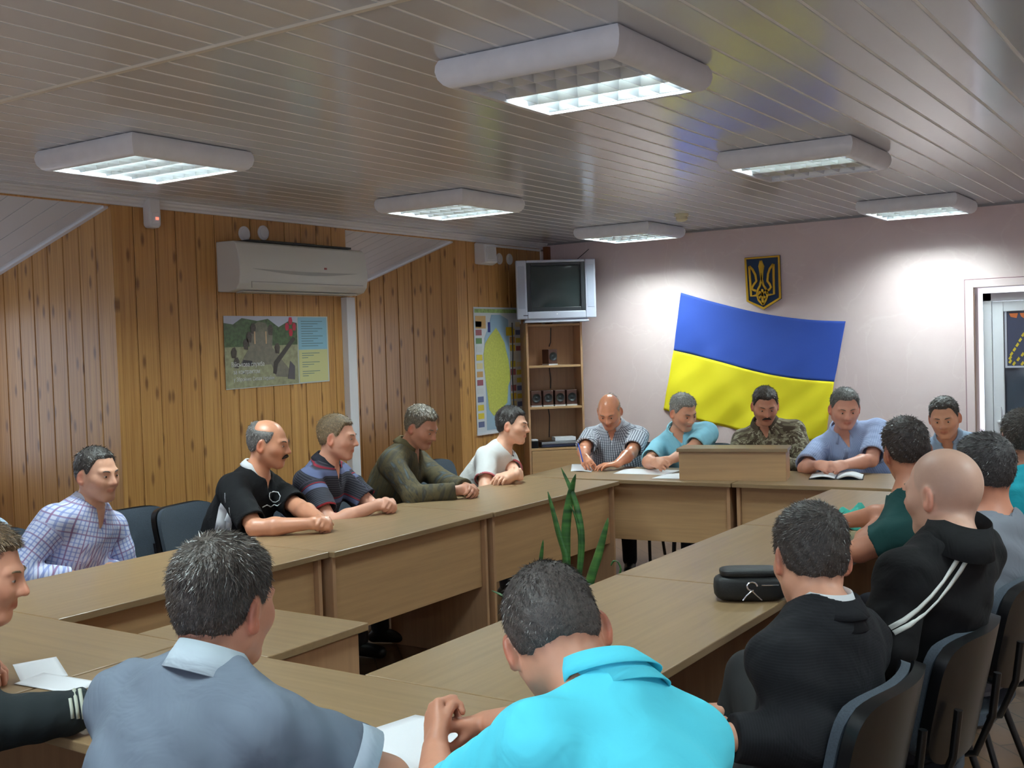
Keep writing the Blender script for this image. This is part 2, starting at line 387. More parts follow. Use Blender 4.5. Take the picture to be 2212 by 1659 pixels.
# ================================================================ CEILING LUMINAIRES
TUBE = emit('tube_lit', (.80, 1.0, .97), 110.0); TUBEOFF = mat('tube_off', (200, 205, 205), .3)
MIRROR = mat('louvre_aluminium', (225, 228, 232), .42, 1.0)
def lamp(cx, cy, lit, label):
    S = .325; Hh = .088; t = empty('ceiling_light', (cx, cy, ZC), 0, label, 'ceiling light', 'square louvred ceiling lights')
    prof = [(0, 0), (.012, -.004), (.020, -.020), (.022, -.040), (.016, -.064), (.004, -.080), (-.010, -Hh), (-.030, -Hh), (-.030, -.075), (-.030, 0)]
    for a in range(4):      # four mitred rails with a rounded face
        U = V3((math.cos(a*math.pi/2), math.sin(a*math.pi/2), 0)); Wv = V3((-U.y, U.x, 0))
        vs = []; n = len(prof)
        for e in (-1, 1):
            for (u, z) in prof: vs.append(U*(S-.022+u)+Wv*(e*(S-.022+u))+V3((0, 0, z)))
        fs = [(i, (i+1) % n, n+(i+1) % n, n+i) for i in range(n)]+[tuple(range(n)), tuple(range(n, 2*n))[::-1]]
        MB().add(vs, fs).build('rail', METW, t, smooth=True)
    I = S-.052
    MB().box((-I, -I, -.012), (I, I, -.006)).build('backplate', mat('lamp_inside', (215, 218, 220), .25, .5), t)
    nc = 4; cw = 2*I/nc
    for k in range(nc):
        y = -I+cw*(k+.5)
        MB().tube([(-I+.01, y, -.034), (I-.01, y, -.034)], .013, 10).build('tube', TUBE if k in lit else TUBEOFF, t, smooth=True)
    for k in range(nc+1):   # V-shaped long reflectors
        y = -I+cw*k; wv = .030 if 0 < k < nc else .016
        MB().prism([(-wv, -.026), (wv, -.026), (.002, -.078), (-.002, -.078)], 2*I, (V3((-I, y, 0)), V3((0, 1, 0)), V3((0, 0, 1)), V3((1, 0, 0)))).build('reflector', MIRROR, t)
    first = None
    for j in range(7):
        x = -I+2*I*(j+.5)/7
        if first is None:
            o = first = MB().prism([(-.011, -.040), (.011, -.040), (.0012, -.077), (-.0012, -.077)], 2*I, (V3((0, -I, 0)), V3((1, 0, 0)), V3((0, 0, 1)), V3((0, 1, 0)))).build('cross_blade', MIRROR, t)
        else: o = first.copy(); link(o, t)
        o.location = (x, 0, 0)
    ld = bpy.data.lights.new('tube_glow', 'AREA'); ld.shape = 'RECTANGLE'; ld.size = 2*I; n_ = len(lit); ld.size_y = cw*n_
    ld.energy = LAMP_W*n_/4; ld.color = (.80, .93, 1.0); ld.spread = math.radians(136)
    lo = bpy.data.objects.new('tube_glow', ld); lo.location = (0, -I+cw*(sum(lit)/n_+.5), -.092); link(lo, t)
ALL = (0, 1, 2, 3)
lamp(-1.788, 3.125, (2, 3), 'large square ceiling light nearest the camera with two dark tubes')
lamp(-4.005, 3.205, ALL, 'square ceiling light fully lit above the man in the plaid shirt')
lamp(-4.01, 5.43, ALL, 'square ceiling light in the middle in front of the air conditioner')
lamp(-1.80, 5.36, (0, 1), 'square ceiling light between flag reflection and pink wall with dark far half')
lamp(-1.885, 7.90, ALL, 'small far ceiling light above the door side of the pink wall')
lamp(-4.05, 7.84, ALL, 'small far ceiling light beside the smoke detector near the television')
for x, n_ in ((-4.01, 'left of'), (-1.8, 'left-behind'), (.42, 'just above')):
    lamp(x, .85, ALL, 'square ceiling light %s the camera, outside the picture' % n_)
for y, n_ in ((3.15, 'near'), (5.4, 'middle'), (7.85, 'far')):
    lamp(.42, y, ALL, n_+' square ceiling light over the right side, outside the picture')
# smoke detector
sd = empty('smoke_detector', (-3.364, 7.311, ZC), 0, 'small round cream smoke detector on the ceiling near the far wall', 'smoke detector')
MB().lathe([(.048, 0), (.050, -.012), (.046, -.020)], 20).build('base', mat('cream_plastic', (224, 214, 178), .4), sd, smooth=True)
MB().lathe([(.040, -.020), (.042, -.040), (.030, -.052), (.010, -.056)], 20).build('head', mat('cream_plastic'), sd, smooth=True)
# ================================================================ TABLES
TZ = .75; TT = .025
EDGE = mat('beech_edge', (190, 140, 96), .4)
def desk(cx, cy, rz, L, D, label, modesty=True, name='conference_table'):
    """local x along the length, +y the modesty (inner) side"""
    t = empty(name, (cx, cy, 0), rz, label, 'table', 'beech conference tables')
    MB().box((-L/2+.001, -D/2, TZ-TT), (L/2-.001, D/2, TZ)).build('table_top', LAM, t, bevel=.003)
    for s in (-1, 1):
        x = s*(L/2-.028)
        MB().box((x-.010, -D/2+.015, 0), (x+.010, D/2-.03, TZ-TT)).build('end_panel', LAMV, t, bevel=.0015)
    if modesty:
        MB().box((-L/2+.040, D/2-.075, .37), (L/2-.040, D/2-.055, TZ-TT)).build('modesty_panel', LAMP_, t, bevel=.0015)
    return t
XI, XO, XRI, XRO = -3.245, -3.935, -1.945, -1.262
YN, YNO = 2.182, 1.492
Dl = XI-XO
def left(y0, y1, lab, dx=0): desk((XI+XO)/2+dx, (y0+y1)/2, -math.pi/2, y1-y0, Dl, lab).rotation_euler[2] = -math.pi/2
left(2.184, 3.474, 'beech table of the left row in front of the man in plaid', -.022)
left(3.478, 4.668, 'beech table of the left row in front of black and striped shirts', .004)
left(4.672, 6.026, 'far beech table of the left row under the white T-shirt man', .012)
def right(y0, y1, lab): desk((XRI+XRO)/2, (y0+y1)/2, math.pi/2, y1-y0, XRO-XRI, lab)
right(2.184, 3.58, 'beech table of the right row with the black bag on it')
right(3.584, 4.80, 'beech table of the right row with the turquoise cloth on it')
right(4.804, 6.10, 'far beech table of the right row beside the open notebook')
desk(-2.62+.67, (YN+YNO)/2, 0, 1.376, YN-YNO, 'near beech table under the hands of the man in turquoise').location.x = -1.95
desk(-3.29, (YN+YNO)/2, 0, 1.29, YN-YNO, 'near beech table at the left corner holding loose white sheets')
desk(-2.585, 2.40, 0, .565, .43, 'small beech side table pushed against the inside of the near row')
FROT = math.radians(4.5); fc = V3((-2.6, 6.16))
def far(u0, u1, lab):
    c = V3((-2.554, 6.145, 0)); u = V3((math.cos(FROT), math.sin(FROT), 0)); n = V3((-u.y, u.x, 0))
    p = c+u*((u0+u1)/2)+n*.345
    desk(p.x, p.y, FROT+math.pi, u1-u0, .69, lab)
far(-1.40, -.002, 'far beech table under the loose papers and hands of the seated men')
far(.002, 1.32, 'far beech table carrying the lectern box and the open notebook')

# lectern box standing on the far table
pd = empty('table_lectern', (-2.625, 6.374, TZ), math.radians(14), 'low beech lectern box standing on the far table', 'lectern')
pw, pdp, ph = .318, .115, .192
MB().box((-pw, -pdp, 0), (pw, -pdp+.018, ph-.02)).build('front_panel', LAMP_, pd, bevel=.001)
for s in (-1, 1): MB().box((s*pw-(.018 if s > 0 else 0), -pdp+.019, 0), (s*pw+(.018 if s < 0 else 0), pdp, ph-.02)).build('side_panel', LAMV, pd, bevel=.001)
MB().box((-pw-.012, -pdp-.012, ph-.019), (pw+.012, pdp, ph+.002)).build('top', LAM, pd, bevel=.002)

# ================================================================ CHAIRS
FAB = mat('chair_fabric', (58, 66, 76), .9, var=.18, vscale=260, bump=.2, bscale=500, bdist=.001)
def pad(w_, h_, d, curve, n=14, power=4.5):
    """rounded curved slab: u across, v up, thickness along -w"""
    q = MB(); P = []; Q = []
    for i in range(n+1):
        r = []; r2 = []
        for j in range(n+1):
            u, v = 2*i/n-1, 2*j/n-1
            m_ = max(abs(u), abs(v)); 
            if m_ > 0:
                L = (abs(u)**power+abs(v)**power)**(1/power); k = m_/L
            else: k = 1
            u *= k; v *= k
            z = curve*(u*u)
            dome = (1-min(1, max(abs(u), abs(v))**6))*.008
            r.append(V3((u*w_, z+dome, v*h_))); r2.append(V3((u*w_, z-d, v*h_)))
        P.append(r); Q.append(r2)
    q.grid(P); k0 = len(q.v); q.grid([list(reversed(r)) for r in Q])
    b = n+1
    idx = lambda i, j: i*b+j; jdx = lambda i, j: k0+i*b+(b-1-j)
    ring = [(i, 0) for i in range(n)]+[(n, j) for j in range(n)]+[(i, n) for i in range(n, 0, -1)]+[(0, j) for j in range(n, 0, -1)]
    fs = []
    for a in range(len(ring)):
        p, r = ring[a], ring[(a+1) % len(ring)]; fs.append((idx(*p), idx(*r), jdx(*r), jdx(*p)))
    q.f += fs; q.mi += [0]*len(fs); return q
def make_chair():
    t = empty('stacking_chair')
    R = Matrix.Rotation(math.radians(-90), 4, 'X')
    s = pad(.235, .21, .03, -.01).build('seat', FAB, t, smooth=True); s.matrix_local = Matrix.Translation((0, .0, .455)) @ Matrix.Rotation(math.radians(90), 4, 'X')
    s = pad(.225, .20, .012, -.008).build('seat_shell', BLACKP, t, smooth=True); s.matrix_local = Matrix.Translation((0, 0, .422)) @ Matrix.Rotation(math.radians(90), 4, 'X')
    tl = Matrix.Rotation(math.radians(12), 4, 'X')
    b = pad(.225, .165, .02, .045).build('backrest', FAB, t, smooth=True); b.matrix_local = Matrix.Translation((0, -.235, .685)) @ tl
    b = pad(.228, .168, .026, .045).build('back_shell', BLACKP, t, smooth=True); b.matrix_local = Matrix.Translation((0, -.263, .685)) @ tl
    for sx in (-1, 1):
        MB().tube([(sx*.245, .23, .008), (sx*.225, .17, .43)], .0115, 10).build('leg', DKMET, t, smooth=True)
        MB().tube([(sx*.245, -.27, .008), (sx*.225, -.12, .43)], .0115, 10).build('leg', DKMET, t, smooth=True)
        MB().tube([(sx*.18, -.12, .425), (sx*.18, -.225, .45), (sx*.18, -.27, .56), (sx*.18, -.285, .68)], .0105, 10).build('back_upright', DKMET, t, smooth=True)
    MB().tube([(-.225, .17, .43), (-.225, -.12, .43)], .0105, 8).tube([(.225, .17, .43), (.225, -.12, .43)], .0105, 8).tube([(-.225, -.12, .425), (.225, -.12, .425)], .0105, 8).tube([(-.225, .165, .425), (.225, .165, .425)], .0105, 8).build('frame', DKMET, t, smooth=True)
    return t
CHAIR0 = make_chair(); _used = [False]
def chair(x, y, ang, label):
    """ang = direction the sitter faces (degrees, 0 = +X)"""
    if not _used[0]: o = CHAIR0; _used[0] = True
    else: o = copy_tree(CHAIR0)
    o.location = (x, y, 0); o.rotation_euler = (0, 0, math.radians(ang-90)); return tag(o, label, 'chair', 'black stacking chairs')

# ================================================================ WALL THINGS
# air conditioner
ac = empty('air_conditioner', (XL, 4.69, 1.985), 0, 'white split air conditioner unit high on the wood wall', 'air conditioner')
ACL = 1.16
acm = mat('ac_plastic', (214, 212, 206), .35)
prof = [(0, 0), (.10, -.006), (.165, .010), (.195, .045), (.205, .10), (.203, .16), (.190, .24), (.172, .290), (.150, .302), (0, .305)]
acb = MB().prism(prof, ACL, (V3((0, 0, 0)), V3((1, 0, 0)), V3((0, 0, 1)), V3((0, 1, 0)))).build('body', acm, ac, smooth=True, bevel=.006)
MB().prism([(.100, -.007), (.150, -.001), (.155, .006), (.10, .0)], ACL-.12, (V3((0, .06, -.004)), V3((1, 0, 0)), V3((0, 0, 1)), V3((0, 1, 0)))).build('air_flap', mat('ac_flap', (196, 194, 188), .35), ac)
q = MB()   # curved smile-shaped recess line on the front
for i in range(24):
    a, b = i/24, (i+1)/24; y0, y1 = .10+a*(ACL-.2), .10+b*(ACL-.2); z = lambda s_: .135-.028*math.sin(math.pi*s_)
    for (zz, dz) in ((z(a), 0),):
        q.add([(.2060, y0, z(a)), (.2060, y1, z(b)), (.2066, y1, z(b)+.022*math.sin(math.pi*b)+.001), (.2066, y0, z(a)+.022*math.sin(math.pi*a)+.001)], [(0, 1, 2, 3)])
q.build('front_groove', mat('ac_groove', (176, 176, 172), .4), acb, fix=False)
MB().box((.2020, .09, .055), (.2040, ACL-.05, .057)).box((.2010, .09, .018), (.2030, .092, .057)).build('flap_seam', mat('ac_seam', (120, 120, 118), .5), acb)
MB().box((.2035, ACL*.63, .152), (.2065, ACL*.63+.022, .164)).build('badge', mat('badge_red', (168, 84, 80), .4), acb)
MB().box((.02, .14, .306), (.15, ACL-.10, .318)).box((.03, .28, .318), (.11, .75, .326)).build('top_grille', mat('dark_grille', (48, 50, 48), .7), ac)
# vents
for (a, b, lab) in ((527, 505, 'white round vent cap half hidden behind the air conditioner'), (568, 503, 'white round vent cap just above the air conditioner'), (1078, 559, 'white round vent cap beside the small wall box'), (1100, 560, 'white round vent cap close to the far corner')):
    p = px(a, b, 'x', XL); e = empty('vent_cap', p, 0, lab, 'vent', 'round white vent caps')
    fr = (V3((0, 1, 0)), V3((0, 0, 1)), V3((1, 0, 0)))
    MB().lathe([(.047, 0), (.047, .006), (.040, .010)], 24, fr=fr).build('rim', WHITE, e, smooth=True)
    MB().lathe([(.036, .009), (.034, .013), (.010, .014)], 24, fr=fr).build('cap', WHITE, e, smooth=True)
# motion detector hanging at the cornice
p = px(327, 452, 'x', XL+.03); e = empty('motion_detector', (XL, p.y, p.z), 0, 'white motion detector with a red light on the wood wall', 'motion detector')
q = MB().prism([(-.042, -.09), (-.030, -.108), (.030, -.108), (.042, -.09), (.042, .06), (-.042, .06)], .06, (V3((.002, 0, 0)), V3((0, 1, 0)), V3((0, 0, 1)), V3((1, 0, 0)))).build('housing', WHITE, e, bevel=.012)
MB().box((.055, -.03, -.085), (.064, .03, -.02)).build('lens', mat('frost', (228, 226, 230), .25), e, bevel=.006)
MB().box((.0625, .0, -.062), (.066, .02, -.048)).build('indicator', emit('red_led', (1, .12, .06), 2.0), e)
# small white box under the cornice near the corner
p = px(1037, 549, 'x', XL); e = empty('wall_box', (XL, p.y, p.z), 0, 'small white wall loudspeaker box under the cornice near the television', 'speaker box')
MB().prism([(0, -.085), (.07, -.095), (.115, -.075), (.105, .075), (.02, .088), (0, .085)], .17, (V3((0, -.085, 0)), V3((1, 0, 0)), V3((0, 0, 1)), V3((0, 1, 0)))).build('case', WHITE, e, bevel=.01)
MB().box((.108, -.06, -.055), (.116, .06, .055)).build('grille', mat('pale_grille', (206, 204, 204), .7), e, bevel=.004)

# ---- poster (recruiting sheet) on the wood wall
po = empty('wall_poster', (XL+.004, 4.722, 1.398), 0, 'wide poster with armoured vehicle photo and blue and yellow text column', 'poster')
PW, PH = .925, .442
def sheet(poly, c, name, off=.001, rough=.35, parent=None, var=0, w=PW, h=PH, o=po, vs=30):
    q = MB(); q.prism([(u*w, v*h) for u, v in poly], .0006, (V3((off, 0, 0)), V3((0, 1, 0)), V3((0, 0, 1)), V3((1, 0, 0))))
    return q.build(name, mat('print_%d_%d_%d' % c, c, rough, var=var, vscale=vs, spec=.6), o)
R4 = lambda a, b, c, d: [(a, b), (c, b), (c, d), (a, d)]
sheet([(0, -.03), (1, 0), (1, 1), (0, 1)], (196, 200, 196), 'paper', 0)
sheet([(0, -.02), (.68, .0), (.68, .60), (0, .58)], (150, 148, 116), 'field', .001, var=.25)
sheet([(0, .56), (.68, .58), (.68, .9), (.6, .93), (.5, .84), (.4, .96), (.3, .93), (.16, .97), (.08, .88), (0, .9)], (72, 92, 58), 'trees', .0015, var=.45, vs=40)
sheet([(0, .9), (.08, .88), (.16, .97), (.3, .93), (.4, .96), (.5, .84), (.6, .93), (.68, .9), (.68, 1), (0, 1)], (188, 190, 206), 'sky', .0015)
sheet([(.13, .32), (.22, .55), (.21, .72), (.24, .77), (.42, .77), (.44, .72), (.43, .55), (.50, .40), (.60, .20), (.58, .10), (.46, .12), (.42, .30), (.16, .29)], (118, 112, 98), 'vehicle_hull', .002, var=.2)
sheet([(.25, .77), (.27, .88), (.31, .92), (.38, .90), (.41, .77)], (112, 108, 92), 'vehicle_turret', .0022, var=.25)
for (a, b) in ((.17, .62), (.20, .72), (.40, .82), (.24, .84), (.46, .55), (.06, .50), (.08, .36)):
    sheet([(a, b-.09), (a+.035, b-.10), (a+.045, b), (a+.03, b+.06), (a+.008, b+.05), (a-.008, b)], (70, 62, 54), 'soldier_figure', .0026, var=.4, vs=90)
for (a, b) in ((.265, .0), (.37, .0)): sheet(R4(a, .60, a+.012, .78), (196, 164, 128), 'vehicle_strap', .0028)
sheet([(.43, .17), (.46, .15), (.48, .30), (.66, .66), (.635, .70), (.44, .33)], (56, 50, 46), 'gun_barrel', .003)
sheet([(.14, .30), (.24, .29), (.24, .36), (.16, .38)], (44, 40, 44), 'track_shadow', .003)
sheet([(.57, .08), (.64, .06), (.645, .26), (.60, .34)], (84, 78, 84), 'vehicle_side', .003)
for (a, b) in ((.615, .93), (.615, .76), (.58, .845), (.65, .845)):
    sheet([(a-.02, b), (a-.012, b+.055), (a+.012, b+.055), (a+.02, b), (a+.012, b-.055), (a-.012, b-.055)], (188, 40, 64), 'emblem_petal', .0032)
sheet([(.69, .50), (.985, .50), (.985, .985), (.69, .985)], (140, 186, 206), 'blue_column', .002)
sheet([(.69, .012), (.985, .02), (.985, .495), (.69, .495)], (204, 200, 142), 'yellow_column', .002)
q = MB()
for k in range(11):
    for (a, b, zz) in ((.72, .94-.05*(k % 3), .92-.037*k), (.72, .90-.06*(k % 4), .44-.034*k)):
        q.box((.0031, a*PW, zz*PH), (.0034, b*PW, zz*PH+.004))
q.build('printed_lines', mat('print_ink', (96, 120, 124), .6), po)
MT = lambda y, z: Matrix.Translation((.0036, y, z)) @ Matrix(((0, 0, 1, 0), (1, 0, 0, 0), (0, 1, 0, 0), (0, 0, 0, 1)))
inkw = mat('print_white', (226, 226, 224), .5)
text_mesh('lettering', 'Військова служба', .040, MT(.045, .125), inkw, po, xscale=.80)
text_mesh('lettering', 'за контрактом', .040, MT(.06, .080), inkw, po, xscale=.80)
text_mesh('lettering', 'у Збройних Силах України', .034, MT(.06, .035), inkw, po, xscale=.80)

# ---- map of the peninsula-like region, half behind the bookcase
mp_ = empty('wall_map', (XL+.004, 7.365, .89), 0, 'tall wall map with a green-yellow landmass beside the bookcase', 'map')
MW, MH = .70, 1.036
ms = lambda poly, c, n_, off, **k: sheet(poly, c, n_, off, o=mp_, w=MW, h=MH, **k)
ms(R4(0, 0, 1, 1), (206, 210, 216), 'paper', 0)
ms(R4(.02, .955, .98, .985), (150, 176, 108), 'title_band', .001, var=.3)
ms([(.2, .02), (.72, .02), (.72, .9), (.55, .94), (.36, .94), (.3, .85), (.2, .75)], (150, 178, 200), 'sea', .001)
land = [(320, 315), (355, 370), (405, 470), (415, 530), (440, 640), (460, 840), (430, 910), (415, 1080), (330, 1150), (270, 1200), (225, 1130), (205, 900), (190, 720), (185, 580), (205, 470), (250, 400)]
ms([((x-100)/480*.98, 1-(y-110)/1250) for x, y in land], (188, 190, 92), 'land', .002, var=.12, vs=60)
random.seed(3)
cells = [(206, 190, 70), (196, 150, 90), (150, 80, 90), (90, 100, 140), (216, 200, 150), (90, 130, 80), (200, 204, 208), (210, 186, 60)]
for k in range(13):
    z = .05+k*.066
    ms(R4(.03, z, .15, z+.045), random.choice(cells), 'map_inset', .0015)
    ms(R4(.74, z, .85, z+.05), random.choice(cells), 'map_inset', .0015)
    ms(R4(.87, z, .975, z+.04), random.choice(cells), 'map_inset', .0015)
ms(R4(.03, .83, .24, .93), (204, 164, 104), 'map_inset', .0015); ms(R4(.28, .80, .33, .88), (40, 52, 130), 'map_inset', .0024); ms(R4(.66, .77, .82, .84), (206, 180, 40), 'map_inset', .0024)
q = MB().box((0, -.006, -.012), (.012, MW+.006, .0)).build('bottom_batten', WHITE, mp_)

# ---- bookcase set across the corner
BA = math.radians(45); bk = empty('bookcase', (-4.90, 8.045, 0), BA, 'narrow open beech bookcase standing across the corner under the television', 'bookcase')
bw, bd = .235, .24       # half width, depth; local -y is the front
shz = [1.075-.35, 1.075, 1.425, 1.775]
for s in (-1, 1): MB().box((s*bw-.009, 0, 0), (s*bw+.009, bd, 1.785)).build('side_panel', LAMV, bk, bevel=.001)
for z in shz: MB().box((-bw+.010, .005, z-.018), (bw-.010, bd-.006, z)).build('shelf', LAMP_, bk, bevel=.001)
MB().box((-bw+.010, bd-.006, .05), (bw-.010, bd, 1.775)).build('back_panel', LAMV, bk)
MB().box((-bw+.012, 0, .06), (bw-.012, .016, shz[0]-.022)).build('cupboard_door', LAMP_, bk, bevel=.001)
BM = Matrix.Translation((-4.90, 8.045, 0)) @ Matrix.Rotation(BA, 4, 'Z')
SPB = mat('speaker_brown', (74, 44, 36), .5); SPK = mat('speaker_black', (24, 28, 30), .45)
def spk(x, z, yaw, lab):
    p = BM @ V3((x, .07, z)); t = empty('desk_speaker', p, BA+yaw, lab, 'speaker', 'small brown desk speakers')
    cb_ = MB().box((-.044, 0, .012), (.044, .10, .135)).build('cabinet', SPB, t, bevel=.003)
    MB().box((-.046, -.004, 0), (.046, .10, .0118)).build('foot_plate', mat('speaker_plate', (196, 196, 198), .4), t)
    fr = (V3((1, 0, 0)), V3((0, 0, 1)), V3((0, -1, 0)))
    MB().lathe([(.036, .0), (.037, .006), (.028, .004), (.016, -.004), (.008, .002)], 18, at=(0, -.001, .074), fr=fr).build('cone', SPK, cb_, smooth=True)
spk(.0, 1.425, .35, 'small brown speaker standing alone on the upper bookcase shelf')
for k, nm in enumerate(('leftmost', 'second from left', 'third from left', 'rightmost')): spk(-.155+k*.104, 1.075, 0, nm+' of the four brown speakers on the middle bookcase shelf')
t = empty('dvd_player', BM @ V3((.035, .02, shz[0])), BA, 'silver-fronted disc player on the bottom bookcase shelf', 'disc player')
MB().box((-.17, .012, .006), (.17, .20, .052)).build('case', BLACKP, t, bevel=.003); MB().box((-.165, .004, .03), (.165, .012, .050)).build('front_strip', mat('silver'), t, bevel=.002); MB().box((-.16, .006, .008), (.16, .012, .028)).build('front_panel', mat('dark_sheet'), t)
o = MB().box((-.09, 0, 0), (.09, .13, .03)).build('paper_stack', PAPER); o.location = BM @ V3((.085, .05, shz[0]+.053)); o.rotation_euler = (0, 0, BA); tag(o, 'short stack of white papers lying on the disc player', 'papers')
t = empty('charger', BM @ V3((-.185, .04, shz[0])), BA, 'small black device with a pale lid at the bottom shelf end', 'device')
MB().box((-.03, 0, 0), (.03, .09, .06)).build('case', BLACKP, t, bevel=.004); MB().box((-.028, .0, .061), (.028, .08, .075)).build('lid', mat('frost'), t, bevel=.004)
# cables
cab = mat('cable_black', (18, 18, 18), .5)
o = MB().tube([px(1106, 697, 'x', XL+.03), px(1108, 760, 'x', XL+.03), px(1107, 815, 'x', XL+.03), px(1110, 880, 'x', XL+.03), px(1112, 900, 'x', XL+.03)], .005, 6).build('power_cable', cab, smooth=True); tag(o, 'thin black cable hanging over the wall map', 'cable')
pts = [BM @ V3(p) for p in ((.02, .20, 1.745), (.015, .205, 1.62), (.0, .20, 1.585))]
o = MB().tube(pts, .004, 6).build('speaker_cable', cab, smooth=True); tag(o, 'black cable hanging in the top compartment of the bookcase', 'cable')
pts = [BM @ V3(p) for p in ((.0, .215, 1.40), (.01, .218, 1.3), (.005, .215, 1.22))]
o = MB().tube(pts, .004, 6).build('speaker_cable', cab, smooth=True); tag(o, 'black cable hanging in the middle compartment of the bookcase', 'cable')
pts = [BM @ V3(p) for p in ((-.02, .215, 1.05), (-.01, .218, .98), (-.015, .212, .9), (-.02, .215, .80))]
o = MB().tube(pts, .004, 6).build('speaker_cable', cab, smooth=True); tag(o, 'black cable hanging in the lowest open compartment of the bookcase', 'cable')

# ---- television on top of the bookcase
tvp = V3((-4.86, 8.02, 1.787)); TA = math.radians(37)
tv = empty('television', tvp, TA, 'silver tube television standing on top of the bookcase', 'television')
SIL = mat('tv_silver', (196, 198, 212), .35); DKG = mat('tv_dark_bezel', (40, 42, 46), .35)
tw, th = .333, .49
z0 = .03
# bezel: frame of the front
tff = MB().box((-tw, -.07, z0), (-.245, 0, z0+th)).box((.245, -.07, z0), (tw, 0, z0+th)).box((-.245, -.07, z0), (.245, 0, z0+.062)).box((-.245, -.07, z0+th-.022), (.245, 0, z0+th)).build('front_frame', SIL, tv, bevel=.008)
MB().box((-.245, -.060, z0+.062), (-.208, -.02, z0+th-.022)).box((.208, -.060, z0+.062), (.245, -.02, z0+th-.022)).box((-.208, -.060, z0+.062), (.208, -.02, z0+.095)).box((-.208, -.060, z0+th-.048), (.208, -.02, z0+th-.022)).build('bezel', DKG, tv, bevel=.004)
P = [[V3((-.21+.42*i/12, -.038-.012*(1-((i-6)/6)**2)*(1-((j-6)/6)**2), z0+.093+(th-.139)*j/12)) for j in range(13)] for i in range(13)]
t = NT('tv_screen'); t.set(Base_Color=lin(48, 56, 56), Roughness=.08); MB().grid(P).build('screen', t.m, tv, smooth=True)
vs = []
for (y, a, zz0, zz1) in ((0, tw-.01, z0+.01, z0+th-.01), (.12, tw-.02, z0+.01, z0+th-.02), (.30, .20, z0+.02, z0+th-.10), (.40, .16, z0+.03, z0+th-.14)):
    vs += [(-a, y, zz0), (a, y, zz0), (a, y, zz1), (-a, y, zz1)]
fs = [(3, 2, 1, 0), (12, 13, 14, 15)]+[(4*k+i, 4*k+(i+1) % 4, 4*k+4+(i+1) % 4, 4*k+4+i) for k in range(3) for i in range(4)]
MB().add(vs, fs).build('rear_case', mat('tv_rear', (150, 152, 160), .5), tv, bevel=.008)
MB().box((-.27, -.06, 0), (.27, .15, .016)).box((-.26, -.05, .016), (.26, .15, .03)).build('base', SIL, tv, bevel=.004)
for s in (-1, 1): MB().box((s*.289-.028, -.073, z0+.09), (s*.289+.028, -.0705, z0+th-.05)).build('speaker_grille', mat('tv_grille', (176, 180, 196), .6), tff, bevel=.002)
MB().box((.0, -.073, z0+.036), (.005, -.070, z0+.041)).build('indicator', emit('tv_led', (.8, .9, 1), 2), tff)
MB().box((-.28, -.0725, z0+.028), (-.24, -.070, z0+.034)).build('badge', DKG, tff)
o = MB().tube([px(1238, 568, 'y', YF-.10), px(1272, 538, 'y', YF-.05)], .003, 6).build('antenna', cab); tag(o, 'thin rod antenna sticking up behind the television', 'antenna')

# ---- national flag pinned to the far wall
fl = empty('wall_flag', (0, YF, 0), 0, 'blue and yellow flag pinned askew on the pink wall', 'flag')
def q2(*p): return [px(a, b, 'y', YF-.02) for a, b in p]
def curve(p, t):
    p = list(p); n = len(p)-1; k = min(int(t*n), n-1); f = t*n-k
    P0, P1, P2, P3 = p[max(k-1, 0)], p[k], p[k+1], p[min(k+2, n)]
    return .5*((2*P1)+(P2-P0)*f+(2*P0-5*P1+4*P2-P3)*f*f+(3*P1-P0-3*P2+P3)*f**3)
top = q2((1470, 632), (1540, 652), (1640, 676), (1740, 690), (1826, 694)); mid = q2((1454, 757), (1530, 775), (1630, 802), (1715, 818), (1801, 825)); bot = q2((1432, 885), (1530, 914), (1620, 934), (1700, 948), (1782, 955))
def fold(u, v):
    s = .004+.010*v
    return s*(math.sin(9*u+7*v)*.6+math.sin(21*u-9*v+1)*.35)+.012*v*math.exp(-((u-v*.55)/.07)**2)+.010*math.exp(-((u-.95+v*.5)/.06)**2)*v+.005*math.sin(34*(u+v*.7))*v
n1, n2 = 60, 22
for (a, b, vo, nm, m_) in ((top, mid, 0, 'blue_band', mat('flag_blue', (52, 84, 178), .75)), (mid, bot, .5, 'yellow_band', mat('flag_yellow', (252, 232, 36), .75))):
    P = []
    for j in range(n2+1):
        r = []
        for i in range(n1+1):
            u, v = i/n1, j/n2; p = curve(a, u).lerp(curve(b, u), v); vv = vo+v*.5
            r.append(V3((p.x, -.012-fold(u, vv), p.z)))
        P.append(r)
    MB().grid(P).build(nm, m_, fl, smooth=True, solid=.0015)
